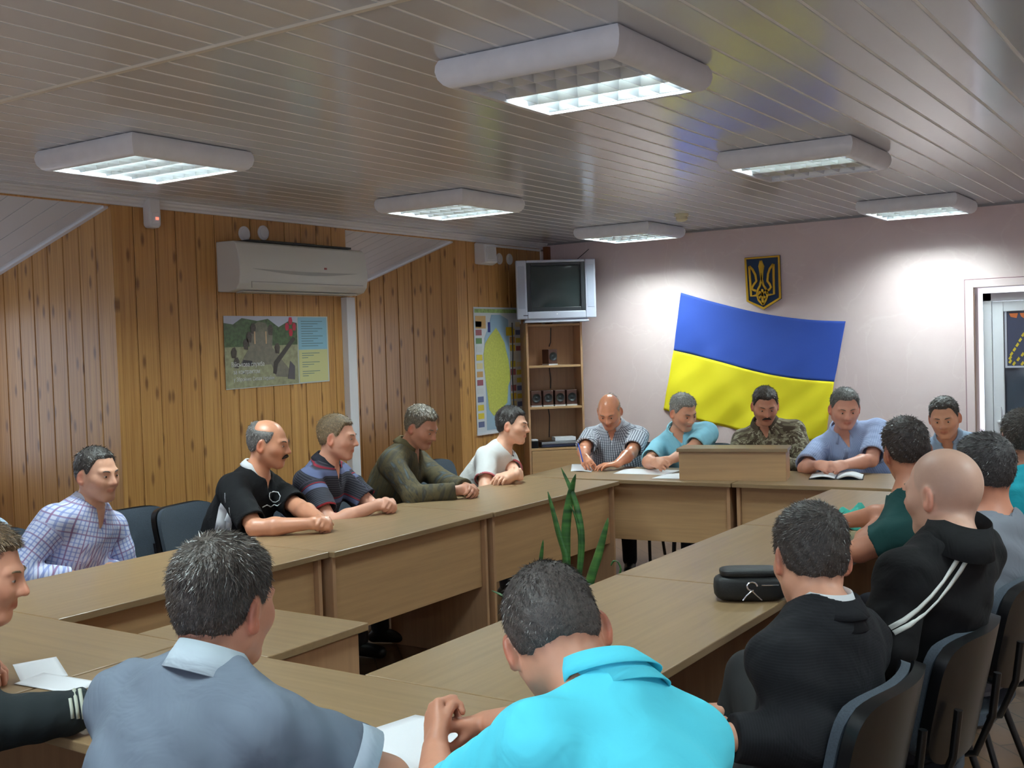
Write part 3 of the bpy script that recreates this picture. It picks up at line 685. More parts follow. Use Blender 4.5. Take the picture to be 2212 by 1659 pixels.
# ---- coat of arms shield
em = empty('coat_of_arms', (0, YF, 0), 0, 'blue shield with a golden trident hanging above the flag', 'emblem')
cpt = lambda x, y: px(1580+x/10.37, 530+y/10.37, 'y', YF-.03)
def flat(pts, y0, d, nm, m_, bev=0):
    q = [cpt(*p) for p in pts]
    return MB().prism([(p.x, p.z) for p in q], d, (V3((0, y0, 0)), V3((1, 0, 0)), V3((0, 0, 1)), V3((0, -1, 0)))).build(nm, m_, em, bevel=bev)
gold = mat('emblem_gold', (206, 158, 28), .4, .15)
outer = [(290, 275), (1075, 215), (1105, 1195), (720, 1440), (345, 1265)]
flat(outer, -.006, .018, 'shield', mat('emblem_navy', (22, 44, 74), .22))
def ribbon(pts, wd, y0, d, nm, closed=False):
    q = [cpt(*p) for p in pts]; q = [(p.x, p.z) for p in q]; n = len(q); k = .00037*10*wd/10; L, Rr = [], []
    for i in range(n):
        a = q[(i-1) % n] if closed or i else q[0]; b = q[(i+1) % n] if closed or i < n-1 else q[-1]
        if not closed and i == 0: a = q[0]
        tx, tz = b[0]-a[0], b[1]-a[1]; l = math.hypot(tx, tz) or 1; nx, nz = -tz/l*k/2, tx/l*k/2
        L.append((q[i][0]+nx, q[i][1]+nz)); Rr.append((q[i][0]-nx, q[i][1]-nz))
    mb = MB(); rng_ = range(n if closed else n-1)
    for i in rng_:
        j = (i+1) % n; mb.prism([L[i], L[j], Rr[j], Rr[i]], d, (V3((0, y0, 0)), V3((1, 0, 0)), V3((0, 0, 1)), V3((0, -1, 0))))
    mb.build(nm, gold, em)
inn = lambda p, k: (700+(p[0]-700)*k, 830+(p[1]-830)*k)
ribbon([inn(p, .955) for p in outer], 52, -.024, .006, 'shield_rim', True)
tri = [[(395, 470), (420, 800), (440, 1135), (560, 1120)], [(400, 470), (470, 540), (535, 660), (560, 800), (500, 880), (455, 960), (490, 1000), (560, 1020)],
       [(940, 420), (945, 700), (955, 1090), (830, 1110)], [(935, 420), (860, 520), (820, 640), (805, 800), (860, 870), (885, 940), (840, 1000), (770, 1020)],
       [(655, 345), (625, 470), (650, 600), (670, 760), (640, 900), (590, 1000), (575, 1100), (610, 1230), (710, 1330)],
       [(660, 345), (710, 470), (690, 600), (680, 760), (720, 900), (790, 1000), (810, 1100), (770, 1230), (710, 1330)],
       [(690, 980), (695, 1150), (705, 1310)], [(590, 1100), (640, 1040), (700, 1080), (760, 1040), (800, 1100)], [(610, 1190), (690, 1110), (780, 1190)]]
for pth in tri: ribbon(pth, 46, -.024, .008, 'trident_stroke')
flat([(655, 340), (612, 460), (645, 620), (690, 620), (722, 460)], -.024, .009, 'trident_stroke', gold)

# ================================================================ THINGS ON THE TABLES
def paper(quad, lab, z=TZ, lift=.001, name='paper_sheet', bend=0):
    c = sum((V3(q) for q in quad), V3((0, 0, 0)))/4; P = []; n = 8
    for i in range(n+1):
        r = []
        for j in range(n+1):
            u, v = i/n, j/n; p = (V3(quad[0])*(1-u)+V3(quad[1])*u)*(1-v)+(V3(quad[3])*(1-u)+V3(quad[2])*u)*v
            r.append(V3((p.x-c.x, p.y-c.y, lift+bend*(math.sin(u*3.1)*.6+v*v*.4)*.02)))
        P.append(r)
    o = MB().grid(P).build(name, PAPER, loc=(c.x, c.y, z), solid=.0012, smooth=True); return tag(o, lab, 'paper')
pz = lambda a, b, z=TZ: px(a, b, 'z', z)
paper([pz(1325, 1023), pz(1440, 1026), pz(1470, 1016), pz(1352, 1012)], 'loose white sheet spread on far table left of the lectern')
paper([pz(1408, 1034), pz(1500, 1036), pz(1505, 1022), pz(1440, 1024)], 'loose white sheet partly tucked beside the lectern box', lift=.003)
paper([pz(1233, 1018), pz(1278, 1020), pz(1283, 1008), pz(1235, 1004)], 'small note sheet under the writing hand of the bald man', bend=.5)
# open notebook
nb = empty('open_notebook', (-2.07, 6.60, TZ), math.radians(14), 'open white notebook lying before the man in the light blue shirt', 'notebook')
for s in (-1, 1):
    P = [[V3((s*(.005+.145*i/10), -.10+.2*j/4, .006+.020*math.sin(math.pi*min(1, (i/10)*1.05))*(1 if s > 0 else .55)+.004)) for j in range(5)] for i in range(11)]
    MB().grid(P).build('page_block', PAPER, nb, smooth=True, solid=.010 if s > 0 else .005)
MB().box((-.155, -.105, 0), (.155, .105, .004)).build('cover', BLACKP, nb, bevel=.001)
# papers at the near table
o = paper([V3((-1.66, 1.83, 0)), V3((-1.40, 1.70, 0)), V3((-1.33, 1.99, 0)), V3((-1.62, 1.99, 0))], 'white sheets lying under the hands of the turquoise shirt man', bend=.2, name='paper_stack')
paper([V3((-2.90, 1.79, 0)), V3((-2.72, 1.70, 0)), V3((-2.66, 1.80, 0)), V3((-2.86, 1.90, 0))], 'white sheet on the near table beside the dark sleeve')
paper([V3((-2.72, 1.68, 0)), V3((-2.50, 1.70, 0)), V3((-2.52, 1.80, 0)), V3((-2.74, 1.78, 0))], 'white sheet just above the striped cuff on the near table', lift=.003)
# black shoulder bag
bgm = mat('bag_nylon', (18, 18, 20), .55, bump=.3, bscale=120, bdist=.003)
bgp = V3((-1.365, 3.42, TZ)); b_ = empty('shoulder_bag', bgp, math.radians(28), 'small black shoulder bag with metal clasps on the right table', 'bag')
def soft(w_, d_, h_, z0, n=12, p=4):
    P = []
    for i in range(n+1):
        th = -math.pi/2+math.pi*i/n; r = []
        for j in range(2*n):
            ph = 2*math.pi*j/(2*n); s = lambda a: math.copysign(abs(a)**(2/p), a)
            r.append(V3((w_*s(math.cos(th))*s(math.cos(ph)), d_*s(math.cos(th))*s(math.sin(ph)), z0+h_*(1+s(math.sin(th))))))
        P.append(r+[r[0]])
    return MB().grid(P)
bb_ = soft(.118, .055, .043, 0).build('bag_body', bgm, b_, smooth=True)
soft(.098, .05, .014, .078).build('bag_flap', bgm, b_, smooth=True)
chrome = mat('chrome', (220, 220, 224), .15, 1.0)
MB().tube([(.0+.016*math.cos(a), -.060, .055+.014*math.sin(a)) for a in [k*.5 for k in range(11)]], .0028, 6).tube([(.0, -.060, .042), (-.02, -.061, .024), (-.03, -.060, .010)], .0026, 6).tube([(.0, -.060, .04), (.02, -.061, .02), (.03, -.060, .010)], .0022, 6).build('clasp', chrome, bb_, smooth=True)
MB().tube([(.03, -.058, .058), (.085, -.056, .057)], .002, 6).tube([(.03, -.045, .10), (.08, -.04, .097)], .0022, 6).build('zip', chrome, bb_)
MB().add([(.10, -.02, .05), (.13, -.03, .045), (.15, -.05, .004), (.18, -.075, .003), (.19, -.085, -.03), (.195, -.09, -.17), (.10, .02, .05), (.13, .01, .045), (.15, -.01, .004), (.18, -.035, .003), (.19, -.045, -.03), (.195, -.05, -.17)], [(i, i+1, i+7, i+6) for i in range(5)]).build('strap', bgm, b_, solid=.004)
# turquoise crumpled cloth on the right table
P = []; n = 22
for i in range(n+1):
    r = []
    for j in range(n+1):
        u, v = 2*i/n-1, 2*j/n-1; rr = math.hypot(u, v); h = .075*max(0, 1-rr**2.2)**.7
        w_ = .012*math.sin(7*u+3*v)+.010*math.sin(9*v-5*u+1)
        r.append(V3((u*.085+.012*math.sin(5*v), v*.075, max(.002, h*(1+8*w_)+w_*(1-rr*.5)+.008))))
    P.append(r)
cl = MB().grid(P).build('folded_cap', mat('turquoise_cloth', (70, 178, 160), .8), loc=px(1848, 1140, 'z', TZ), smooth=True, solid=.003); tag(cl, 'crumpled turquoise cap lying on the right table', 'cap')

# ================================================================ POTTED PLANT inside the ring of tables
pp = V3((-2.60, 4.25, 0)); pl = empty('potted_plant', pp, 0, 'potted snake plant with tall pointed leaves inside the table ring', 'plant')
MB().lathe([(.11, 0), (.13, .02), (.16, .30), (.172, .31), (.172, .34), (.155, .34), (.15, .31)], 24).build('pot', mat('pot_dark', (52, 34, 32), .5), pl, smooth=True)
MB().lathe([(.148, .30), (.148, .312), (.0, .316)], 24).build('soil', mat('soil', (46, 34, 26), .9), pl)
st = MB().box((-.2, -.2, -.02), (.2, .2, 0)).build('stand', LAMP_, pl)
pl.location.z = .02
t = NT('snake_leaf'); v = t.coords((1, 1, 14)); f = t.noise(v, 2.2, 3); t.set(Base_Color=t.ramp(f, [(.35, lin(30, 70, 34)), (.6, lin(70, 118, 56)), (.75, lin(104, 140, 66))]), Roughness=.4); LEAF = t.m
def leaf_(pts, wd, name='leaf', twist=.6):
    n = 14; P = []
    for i in range(n+1):
        tt = i/n; c = curve([V3(p)-pp-V3((0, 0, .02)) for p in pts], tt); a = -.6+twist*tt
        ww = wd*(min(1, .45+tt*2.2)*(1-tt**3.2))**.8+.0006
        d = V3((math.cos(a), math.sin(a), 0)); nn = V3((-d.y, d.x, 0))
        P.append([c-d*ww+nn*ww*.35, c-d*ww*.5+nn*ww*.1, c, c+d*ww*.5+nn*ww*.1, c+d*ww+nn*ww*.35])
    MB().grid(P).build(name, LEAF, pl, smooth=True, solid=.003)
Y4 = 4.25
W4 = lambda a, b, y=Y4: px(a, b, 'y', y)
B0 = lambda dx, dy=0: V3((pp.x+dx, pp.y+dy, .31))
leaf_([B0(.02), W4(1222, 1225), W4(1205, 1150), W4(1184, 1062)], .020)
leaf_([B0(.03), W4(1222, 1225), W4(1222, 1140), W4(1232, 1070), W4(1243, 1024)], .022, twist=1.6)
leaf_([B0(.05), W4(1250, 1230), W4(1254, 1150), W4(1240, 1075), W4(1212, 1010)], .018, twist=1.4)
leaf_([B0(.07), W4(1249, 1225), W4(1250, 1160), W4(1240, 1110), W4(1226, 1085)], .008)
leaf_([B0(.09), W4(1268, 1260), W4(1288, 1200), W4(1313, 1118)], .036, twist=.3)
leaf_([B0(-.02), W4(1162, 1255), W4(1166, 1215), W4(1173, 1166)], .017)
leaf_([B0(-.09), W4(1110, 1310), W4(1090, 1290), W4(1062, 1275)], .026, twist=-.5)
leaf_([B0(.12), W4(1333, 1250), W4(1336, 1218), W4(1326, 1212), W4(1320, 1222)], .006)
# ================================================================ PEOPLE: implicit bodies, meshed with surface nets
def nrm(v): v = np.asarray(v, float); return v/np.linalg.norm(v)
def npv(v): return np.array([v[0], v[1], v[2]], float)
def smin(a, b, k):
    if k <= 0: return np.minimum(a, b)
    h = np.maximum(k-np.abs(a-b), 0)/k; return np.minimum(a, b)-h*h*k*.25
def smax(a, b, k): return -smin(-a, -b, k)
def d_caps(p, a, b, r1, r2):
    a = np.asarray(a, np.float32); b = np.asarray(b, np.float32); ab = b-a; w = p-a; x, y, z = w[..., 0], w[..., 1], w[..., 2]
    t = np.clip((x*ab[0]+y*ab[1]+z*ab[2])/max(float(ab@ab), 1e-9), 0, 1); x = x-t*ab[0]; y = y-t*ab[1]; z = z-t*ab[2]
    return np.sqrt(x*x+y*y+z*z)-(r1+(r2-r1)*t)
def d_ell(q, c, r):
    r = np.asarray(r, np.float32); q = (q-np.asarray(c, np.float32))/r; x, y, z = q[..., 0]**2, q[..., 1]**2, q[..., 2]**2
    l = np.sqrt(x+y+z); l2 = np.sqrt(x/r[0]**2+y/r[1]**2+z/r[2]**2)+1e-9
    return l*(l-1)/l2
class Field:
    def __init__(s): s.ops = []
    def caps(s, a, b, r1, r2=None, k=.02, op='u'):
        r2 = r1 if r2 is None else r2; a = npv(a); b = npv(b); m_ = max(r1, r2)
        s.ops.append((lambda p: d_caps(p, a, b, r1, r2), np.minimum(a, b)-m_, np.maximum(a, b)+m_, k, op)); return s
    def ell(s, c, R, r, k=.05, op='u'):
        c = npv(c); r = np.asarray(r, float); e = np.sqrt(((R*r[:, None])**2).sum(0)); R32 = R.T.astype(np.float32); c32 = c.astype(np.float32)   # R rows = local axes
        s.ops.append((lambda p: d_ell((p-c32)@R32, (0, 0, 0), r), c-e, c+e, k, op)); return s
    def fun(s, f, lo, hi, k=.02, op='u'): s.ops.append((f, np.asarray(lo, float), np.asarray(hi, float), k, op)); return s
    def mesh(s, h, disp=None):
        U = [o for o in s.ops if o[4] == 'u']
        lo = np.min([o[1] for o in U], 0)-3*h-.015; hi = np.max([o[2] for o in U], 0)+3*h+.015
        n = np.ceil((hi-lo)/h).astype(int)+1; D = np.full(n, .2, np.float32)
        ax = [lo[i]+h*np.arange(n[i]) for i in range(3)]
        for f, a, b, k, op in s.ops:
            mg = k*.8+.014
            i0 = np.clip(np.floor((a-mg-lo)/h).astype(int), 0, n-1); i1 = np.clip(np.ceil((b+mg-lo)/h).astype(int)+1, 1, n)
            if (i1 <= i0).any(): continue
            sl = tuple(slice(x, y) for x, y in zip(i0, i1))
            G = np.stack(np.meshgrid(*[ax[i][sl[i]].astype(np.float32) for i in range(3)], indexing='ij'), -1)
            d = f(G); cur = D[sl]
            D[sl] = smin(cur, d, k) if op == 'u' else smax(cur, -d, k)
        if disp is not None:
            near = np.argwhere(np.abs(D) < .03); P = lo+near*h; D[tuple(near.T)] += disp(P)
        return surface_nets(D, lo, h)
def surface_nets(D, lo, h):
    S = D < 0; n = D.shape
    c = np.zeros(tuple(x-1 for x in n), np.uint8)
    offs = [(i, j, k) for i in (0, 1) for j in (0, 1) for k in (0, 1)]
    for o in offs: c += S[o[0]:n[0]-1+o[0], o[1]:n[1]-1+o[1], o[2]:n[2]-1+o[2]]
    act = np.argwhere((c > 0) & (c < 8))
    vals = np.stack([D[act[:, 0]+o[0], act[:, 1]+o[1], act[:, 2]+o[2]] for o in offs], 1)
    acc = np.zeros((len(act), 3)); cnt = np.zeros(len(act))
    for a in range(8):
        for b in range(a+1, 8):
            A, B = np.array(offs[a]), np.array(offs[b])
            if np.abs(A-B).sum() != 1: continue
            va, vb = vals[:, a], vals[:, b]; m_ = (va < 0) != (vb < 0); t = va[m_]/(va[m_]-vb[m_])
            acc[m_] += A+t[:, None]*(B-A); cnt[m_] += 1
    V = lo+h*(act+acc/cnt[:, None])
    idx = np.full(c.shape, -1, np.int64); idx[tuple(act.T)] = np.arange(len(act)); F = []
    for ax_ in range(3):
        u, v = (ax_+1) % 3, (ax_+2) % 3
        sl0 = [slice(None)]*3; sl1 = [slice(None)]*3; sl0[ax_] = slice(0, -1); sl1[ax_] = slice(1, None)
        ch = S[tuple(sl0)] != S[tuple(sl1)]; e = np.argwhere(ch)
        e = e[(e[:, u] > 0) & (e[:, v] > 0) & (e[:, u] < n[u]-1) & (e[:, v] < n[v]-1)]
        if not len(e): continue
        q = []
        for du, dv in ((1, 1), (0, 1), (0, 0), (1, 0)):
            g = e.copy(); g[:, u] -= du; g[:, v] -= dv; q.append(idx[g[:, 0], g[:, 1], g[:, 2]])
        q = np.stack(q, 1); inside = S[e[:, 0], e[:, 1], e[:, 2]]
        q[~inside] = q[~inside][:, ::-1]; F.append(q)
    return V, np.concatenate(F)
def relax(V, F, it=1, w=.5):
    for _ in range(it):
        a = np.zeros_like(V); c = np.zeros(len(V))
        for i in range(4):
            for j in ((i+1) % 4, (i+3) % 4): np.add.at(a, F[:, i], V[F[:, j]]); np.add.at(c, F[:, i], 1)
        V = V*(1-w)+w*a/np.maximum(c, 1)[:, None]
    return V
def to_obj(name, V, F, material, parent, base, attrs=None):
    me = bpy.data.meshes.new(name); nV, nF = len(V), len(F)
    me.vertices.add(nV); me.vertices.foreach_set('co', (V-base).astype(np.float32).ravel())
    me.loops.add(nF*4); me.loops.foreach_set('vertex_index', F.astype(np.int32).ravel())
    me.polygons.add(nF); me.polygons.foreach_set('loop_start', np.arange(0, nF*4, 4, dtype=np.int32))
    me.polygons.foreach_set('use_smooth', np.ones(nF, bool)); me.update(); me.validate()
    for a, (typ, data) in (attrs or {}).items():
        at = me.attributes.new(a, typ, 'POINT')
        if typ == 'FLOAT_COLOR': at.data.foreach_set('color', np.concatenate([data, np.ones((nV, 1))], 1).astype(np.float32).ravel())
        else: at.data.foreach_set('vector', data.astype(np.float32).ravel())
    me.materials.append(material); o = bpy.data.objects.new(name, me); return link(o, parent)

# ---- head in its own frame: x right, y forward, z up, eyes at z = 0
def ease(x): x = np.clip(x, 0, 1); return x*x*(3-2*x)
def skull(q, w=1.0):
    d = d_ell(q, (0, -.014, .024), (.0755*w, .098, .0915))
    return smin(d, d_ell(q, (0, .0, -.012), (.068*w, .082, .075)), .03)
def head_sdf(q, o):
    w = o.get('wide', 1.0); jaw = o.get('jaw', 1.0)
    a = q.copy(); a[..., 0] = np.abs(a[..., 0])
    d = skull(q, w)
    d = smin(d, d_ell(q, (0, .030, -.040), (.058*w, .062, .076)), .03)
    d = smin(d, d_caps(a, (.050*w*jaw, -.004, -.058), (.016, .060, -.098), .019, .017), .028)
    d = smin(d, d_caps(a, (.0, .069, -.098), (.012, .066, -.099), .018, .016), .02)
    d = smin(d, d_caps(a, (.046*w, .050, -.022), (.034, .066, -.030), .022, .02), .022)
    d = smin(d, d_caps(a, (.010, .088, .019), (.044*w, .074, .021), .0085, .007), .016)
    d = smax(d, -(np.linalg.norm(a-np.array((.031, .101, .001)), axis=-1)-.015), .014)
    d = smin(d, np.linalg.norm(a-np.array((.031, .0765, .001)), axis=-1)-.0132, .006)       # lids over the eyes
    d = smin(d, d_caps(q, (0, .088, .010), (0, .110, -.030), .0075, .0118), .012)
    d = smin(d, np.linalg.norm(a-np.array((.0125, .0985, -.034)), axis=-1)-.0085, .008)
    d = smin(d, d_caps(a, (0, .0915, -.059), (.017, .085, -.062), .0068, .0045), .006)
    d = smin(d, d_caps(a, (0, .0905, -.069), (.015, .084, -.067), .0075, .0048), .006)
    d = smax(d, -d_caps(a, (0, .100, -.0638), (.02, .092, -.0645), .0022, .0022), .003)
    # ears, flared out, hollowed
    g = a-np.array((.079*w, -.008, -.010)); c, s_ = math.cos(.50), math.sin(.50)
    e = np.stack([g[..., 0]*c+g[..., 1]*s_, -g[..., 0]*s_+g[..., 1]*c+.15*g[..., 2]*0, g[..., 2]-.12*g[..., 1]], -1)
    ear = d_ell(e, (0, -.004, 0), (.0105, .0205, .033))
    ear = smax(ear, -d_ell(e, (.010, -.002, .004), (.008, .0115, .021)), .005)
    ear = smin(ear, d_caps(e, (.004, .0, -.026), (.002, .004, -.020), .007, .008), .008)
    return smin(d, ear, .007)
def hairline(q, o):
    y = q[..., 1]; rec = o.get('recede', 0.0)
    zb = np.interp(y, [-.13, -.09, -.055, -.030, -.012, .000, .016, .030, .045, .062, .075, .11],
                   [-.080+o.get('nape', 0), -.076+o.get('nape', 0), -.058, -.035, .012, .018, -.006, .012, .045, .060+rec*.4, .066+rec, .072+rec])
    zb = zb+o.get('high', 0)+rec*.9*ease((y-.02)/.05)*ease((np.abs(q[..., 0])-.02)/.03)*1.0
    zb = zb+.020*ease((y-.03)/.03)*ease((np.abs(q[..., 0])-.016)/.034)+.004*np.sin(q[..., 0]*210)*np.sin(y*170+1)
    m_ = ease((q[..., 2]-zb)/.030+.22)
    if o.get('bald'):      # only a fringe at the sides and back
        top = ease((q[..., 2]-o['bald'])/.03+ease((y+.05)/.05)*.0); m_ = m_*(1-top*ease((y+.085)/.04))
    return m_
def hair_sdf(q, o):
    th = o.get('len', .009); m_ = hairline(q, o)
    top = ease((q[..., 2]-.02)/.07); t = th*(.38+.92*top)
    n = .0016*np.sin(q[..., 0]*160+q[..., 2]*70)*np.sin(q[..., 1]*140-q[..., 2]*60)
    return skull(q, o.get('wide', 1.0))-(t+n*th/.009)*m_+.0045*(1-m_)
def frame_dir(a, p=0, roll=0):
    a, p, roll = map(math.radians, (a, p, roll))
    f = np.array((math.cos(a)*math.cos(p), math.sin(a)*math.cos(p), -math.sin(p))); r = np.array((math.sin(a), -math.cos(a), 0)); u = np.cross(r, f)
    c, s_ = math.cos(roll), math.sin(roll); r, u = c*r-s_*u, s_*r+c*u      # roll>0 tips the head to its right
    return np.array([r, f, u])
def hand_prims(F, W, fd, dn, side, curl=(35, 40, 25), thumb=(.5, .3), spread=1.0, s=1.0):
    """W wrist, fd finger direction, dn back-of-hand normal, side 'R'/'L'"""
    fd = nrm(fd); dn = nrm(dn-fd*np.dot(dn, fd)); sd = np.cross(dn, fd) if side == 'R' else np.cross(fd, dn); W = npv(W)
    kx = np.array((.030, .010, -.011, -.030))*s; ky = np.array((.086, .090, .085, .076))*s; ln = np.array((.070, .078, .072, .056))*s
    for i in range(4):
        K = W+fd*ky[i]+sd*kx[i]*spread+dn*(.002-.004*(i in (0, 3)))
        F.caps(W+sd*kx[i]*.62+fd*.006, K, .0135*s, .0115*s, .014)
        p = K; ang = 0; d_ = fd+sd*(kx[i]*.9)*spread; d_ = nrm(d_)
        for L, c_, r_ in zip((.45, .31, .24), curl, (.0093, .0083, .0074)):
            ang += math.radians(c_*(1+.06*i)); v = d_*math.cos(ang)-dn*math.sin(ang); q = p+v*ln[i]*L
            F.caps(p, q, r_*s, r_*.93*s, .003); p = q
    a = W+sd*.020*s+fd*.018*s; t1 = a+(sd*thumb[0]+fd*.75-dn*thumb[1])*.045*s; t2 = t1+(sd*thumb[0]*.35+fd*.9-dn*(thumb[1]+.15))*.034*s; t3 = t2+(fd*.9-sd*.15-dn*.35)*.026*s
    F.caps(a, t1, .0145*s, .0115*s, .012).caps(t1, t2, .0108*s, .0095*s, .004).caps(t2, t3, .0095*s, .008*s, .003)
def ik(S_, Wp, l1, l2, hint):
    S_, Wp = npv(S_), npv(Wp); d = Wp-S_; L = np.linalg.norm(d)
    if L > (l1+l2)*.995: Wp = S_+d/L*(l1+l2)*.995; d = Wp-S_; L = np.linalg.norm(d)
    u = d/L; a = (l1*l1-l2*l2+L*L)/(2*L); h = math.sqrt(max(l1*l1-a*a, 0)); n = npv(hint)-u*np.dot(hint, u); n = nrm(n)
    return S_+u*a+n*h, Wp
def skin_mat(name, c, rough=.48):
    t = NT(name); at = t.n('Attribute', attribute_name='tint'); v = t.coords()
    b = t.mix(t.noise(v, 45, 3), tuple(min(1, x*1.10) for x in lin(*c)[:3])+(1,), tuple(min(1, x*1.26) for x in lin(*c)[:3])+(1,))
    b = t.mix(1.0, b, at.outputs['Color'], 'MULTIPLY'); t.bump(t.noise(v, 350, 2), .08, .0015)
    t.b.inputs['Subsurface Weight'].default_value = .0
    return t.set(Base_Color=b, Roughness=rough)
def hair_mat(name, c, c2=None):
    t = NT(name); v = t.coords((1, 1, 1)); f = t.noise(v, 140, 4, .7); c2 = c2 or tuple(min(255, x*1.55+10) for x in c)
    at = t.n('Attribute', attribute_name='shade')
    b = t.ramp(f, [(.35, lin(*c)), (.72, lin(*c2))]); t.bump(f, .6, .004); return t.set(Base_Color=b, Roughness=.5)
def cloth(name, c, kind=None, c2=None, c3=None, rough=.85):
    """garment colour; patterns run in the garment's own coordinates (attribute gc: x across, y depth, z up)"""
    t = NT(name); at = t.n('Attribute', attribute_name='gc'); P = at.outputs['Vector']; x, y, z = t.sep(P); base = lin(*c)
    def stripe(co, period, width, soft=.25, ph=0.0):
        m_ = t.math('FRACT', t.math('ADD', t.math('DIVIDE', co, period), 50.0+ph)); d = t.math('ABSOLUTE', t.math('SUBTRACT', m_, .5))
        r = t.n('MapRange'); r.inputs['From Min'].default_value = width/2; r.inputs['From Max'].default_value = width/2*(1-soft)-1e-4; t.l(d, r.inputs['Value']); return r.outputs[0]
    ang = x
    if kind == 'plaid':
        a = t.mix(t.math('MULTIPLY', stripe(ang, .020, .36), .75), base, lin(*c2)); a = t.mix(t.math('MULTIPLY', stripe(z, .020, .36), .65), a, lin(*c2))
        a = t.mix(t.math('MULTIPLY', stripe(ang, .060, .10), .8), a, lin(*c3)); base = t.mix(t.math('MULTIPLY', stripe(z, .060, .10, ph=.3), .7), a, lin(*c3))
    elif kind == 'check':
        a = t.mix(t.math('MULTIPLY', stripe(ang, .017, .42), .85), base, lin(*c2)); base = t.mix(t.math('MULTIPLY', stripe(z, .017, .30), .5), a, lin(*c2))
    elif kind == 'pin':
        base = t.mix(t.math('MULTIPLY', stripe(ang, .011, .4), .45), base, lin(*c2))
    elif kind == 'hbands':      # dark knitted polo: fine lines plus broad coloured bands
        a = t.mix(t.math('MULTIPLY', stripe(z, .011, .4), .55), base, lin(92, 92, 100)); a = t.mix(stripe(z, .145, .20, ph=.12), a, lin(*c2)); base = t.mix(stripe(z, .145, .055, ph=-.02), a, lin(*c3))
    elif kind == 'vstreak':
        mp = t.n('Mapping'); mp.inputs['Scale'].default_value = (34, 10, 3.2); t.l(P, mp.inputs[0]); f = t.noise(mp.outputs[0], 1, 3, .6)
        base = t.ramp(f, [(.34, lin(*c)), (.5, lin(*c2)), (.60, lin(*c)), (.72, lin(*c3))])
    elif kind == 'camo':
        f = t.noise(P, 34, 2); g = t.noise(t.math and P, 55, 2)
        n2 = t.n('TexNoise'); n2.inputs['Scale'].default_value = 48; mp = t.n('Mapping'); mp.inputs['Location'].default_value = (3, 5, 7); t.l(P, mp.inputs[0]); t.l(mp.outputs[0], n2.inputs['Vector'])
        a = t.ramp(f, [(.47, lin(*c)), (.49, lin(*c2))]); m_ = t.ramp(n2.outputs['Fac'], [(.56, (0, 0, 0, 1)), (.58, (1, 1, 1, 1))]); base = t.mix(m_, a, lin(*c3))
    elif kind == 'ribs':
        base = t.mix(t.math('MULTIPLY', stripe(z, .006, .4), .25), base, lin(*(c2 or c)))
    v = t.coords(); wn = t.n('TexNoise'); wn.inputs['Scale'].default_value = 9; wn.inputs['Detail'].default_value = 3; wn.inputs['Distortion'].default_value = 1.2; t.l(v, wn.inputs['Vector'])
    t.bump(wn.outputs['Fac'], .35, .02)
    t.b.inputs['Specular IOR Level'].default_value = .25
    return t.set(Base_Color=base, Roughness=rough)
def at_px(a, b, depth):
    d = CR*((a-1106)/FPX)+CD*((b-829.5)/FPX)+CF; return npv(V3((0, 0, CAMZ))+d*depth)
from mathutils.bvhtree import BVHTree
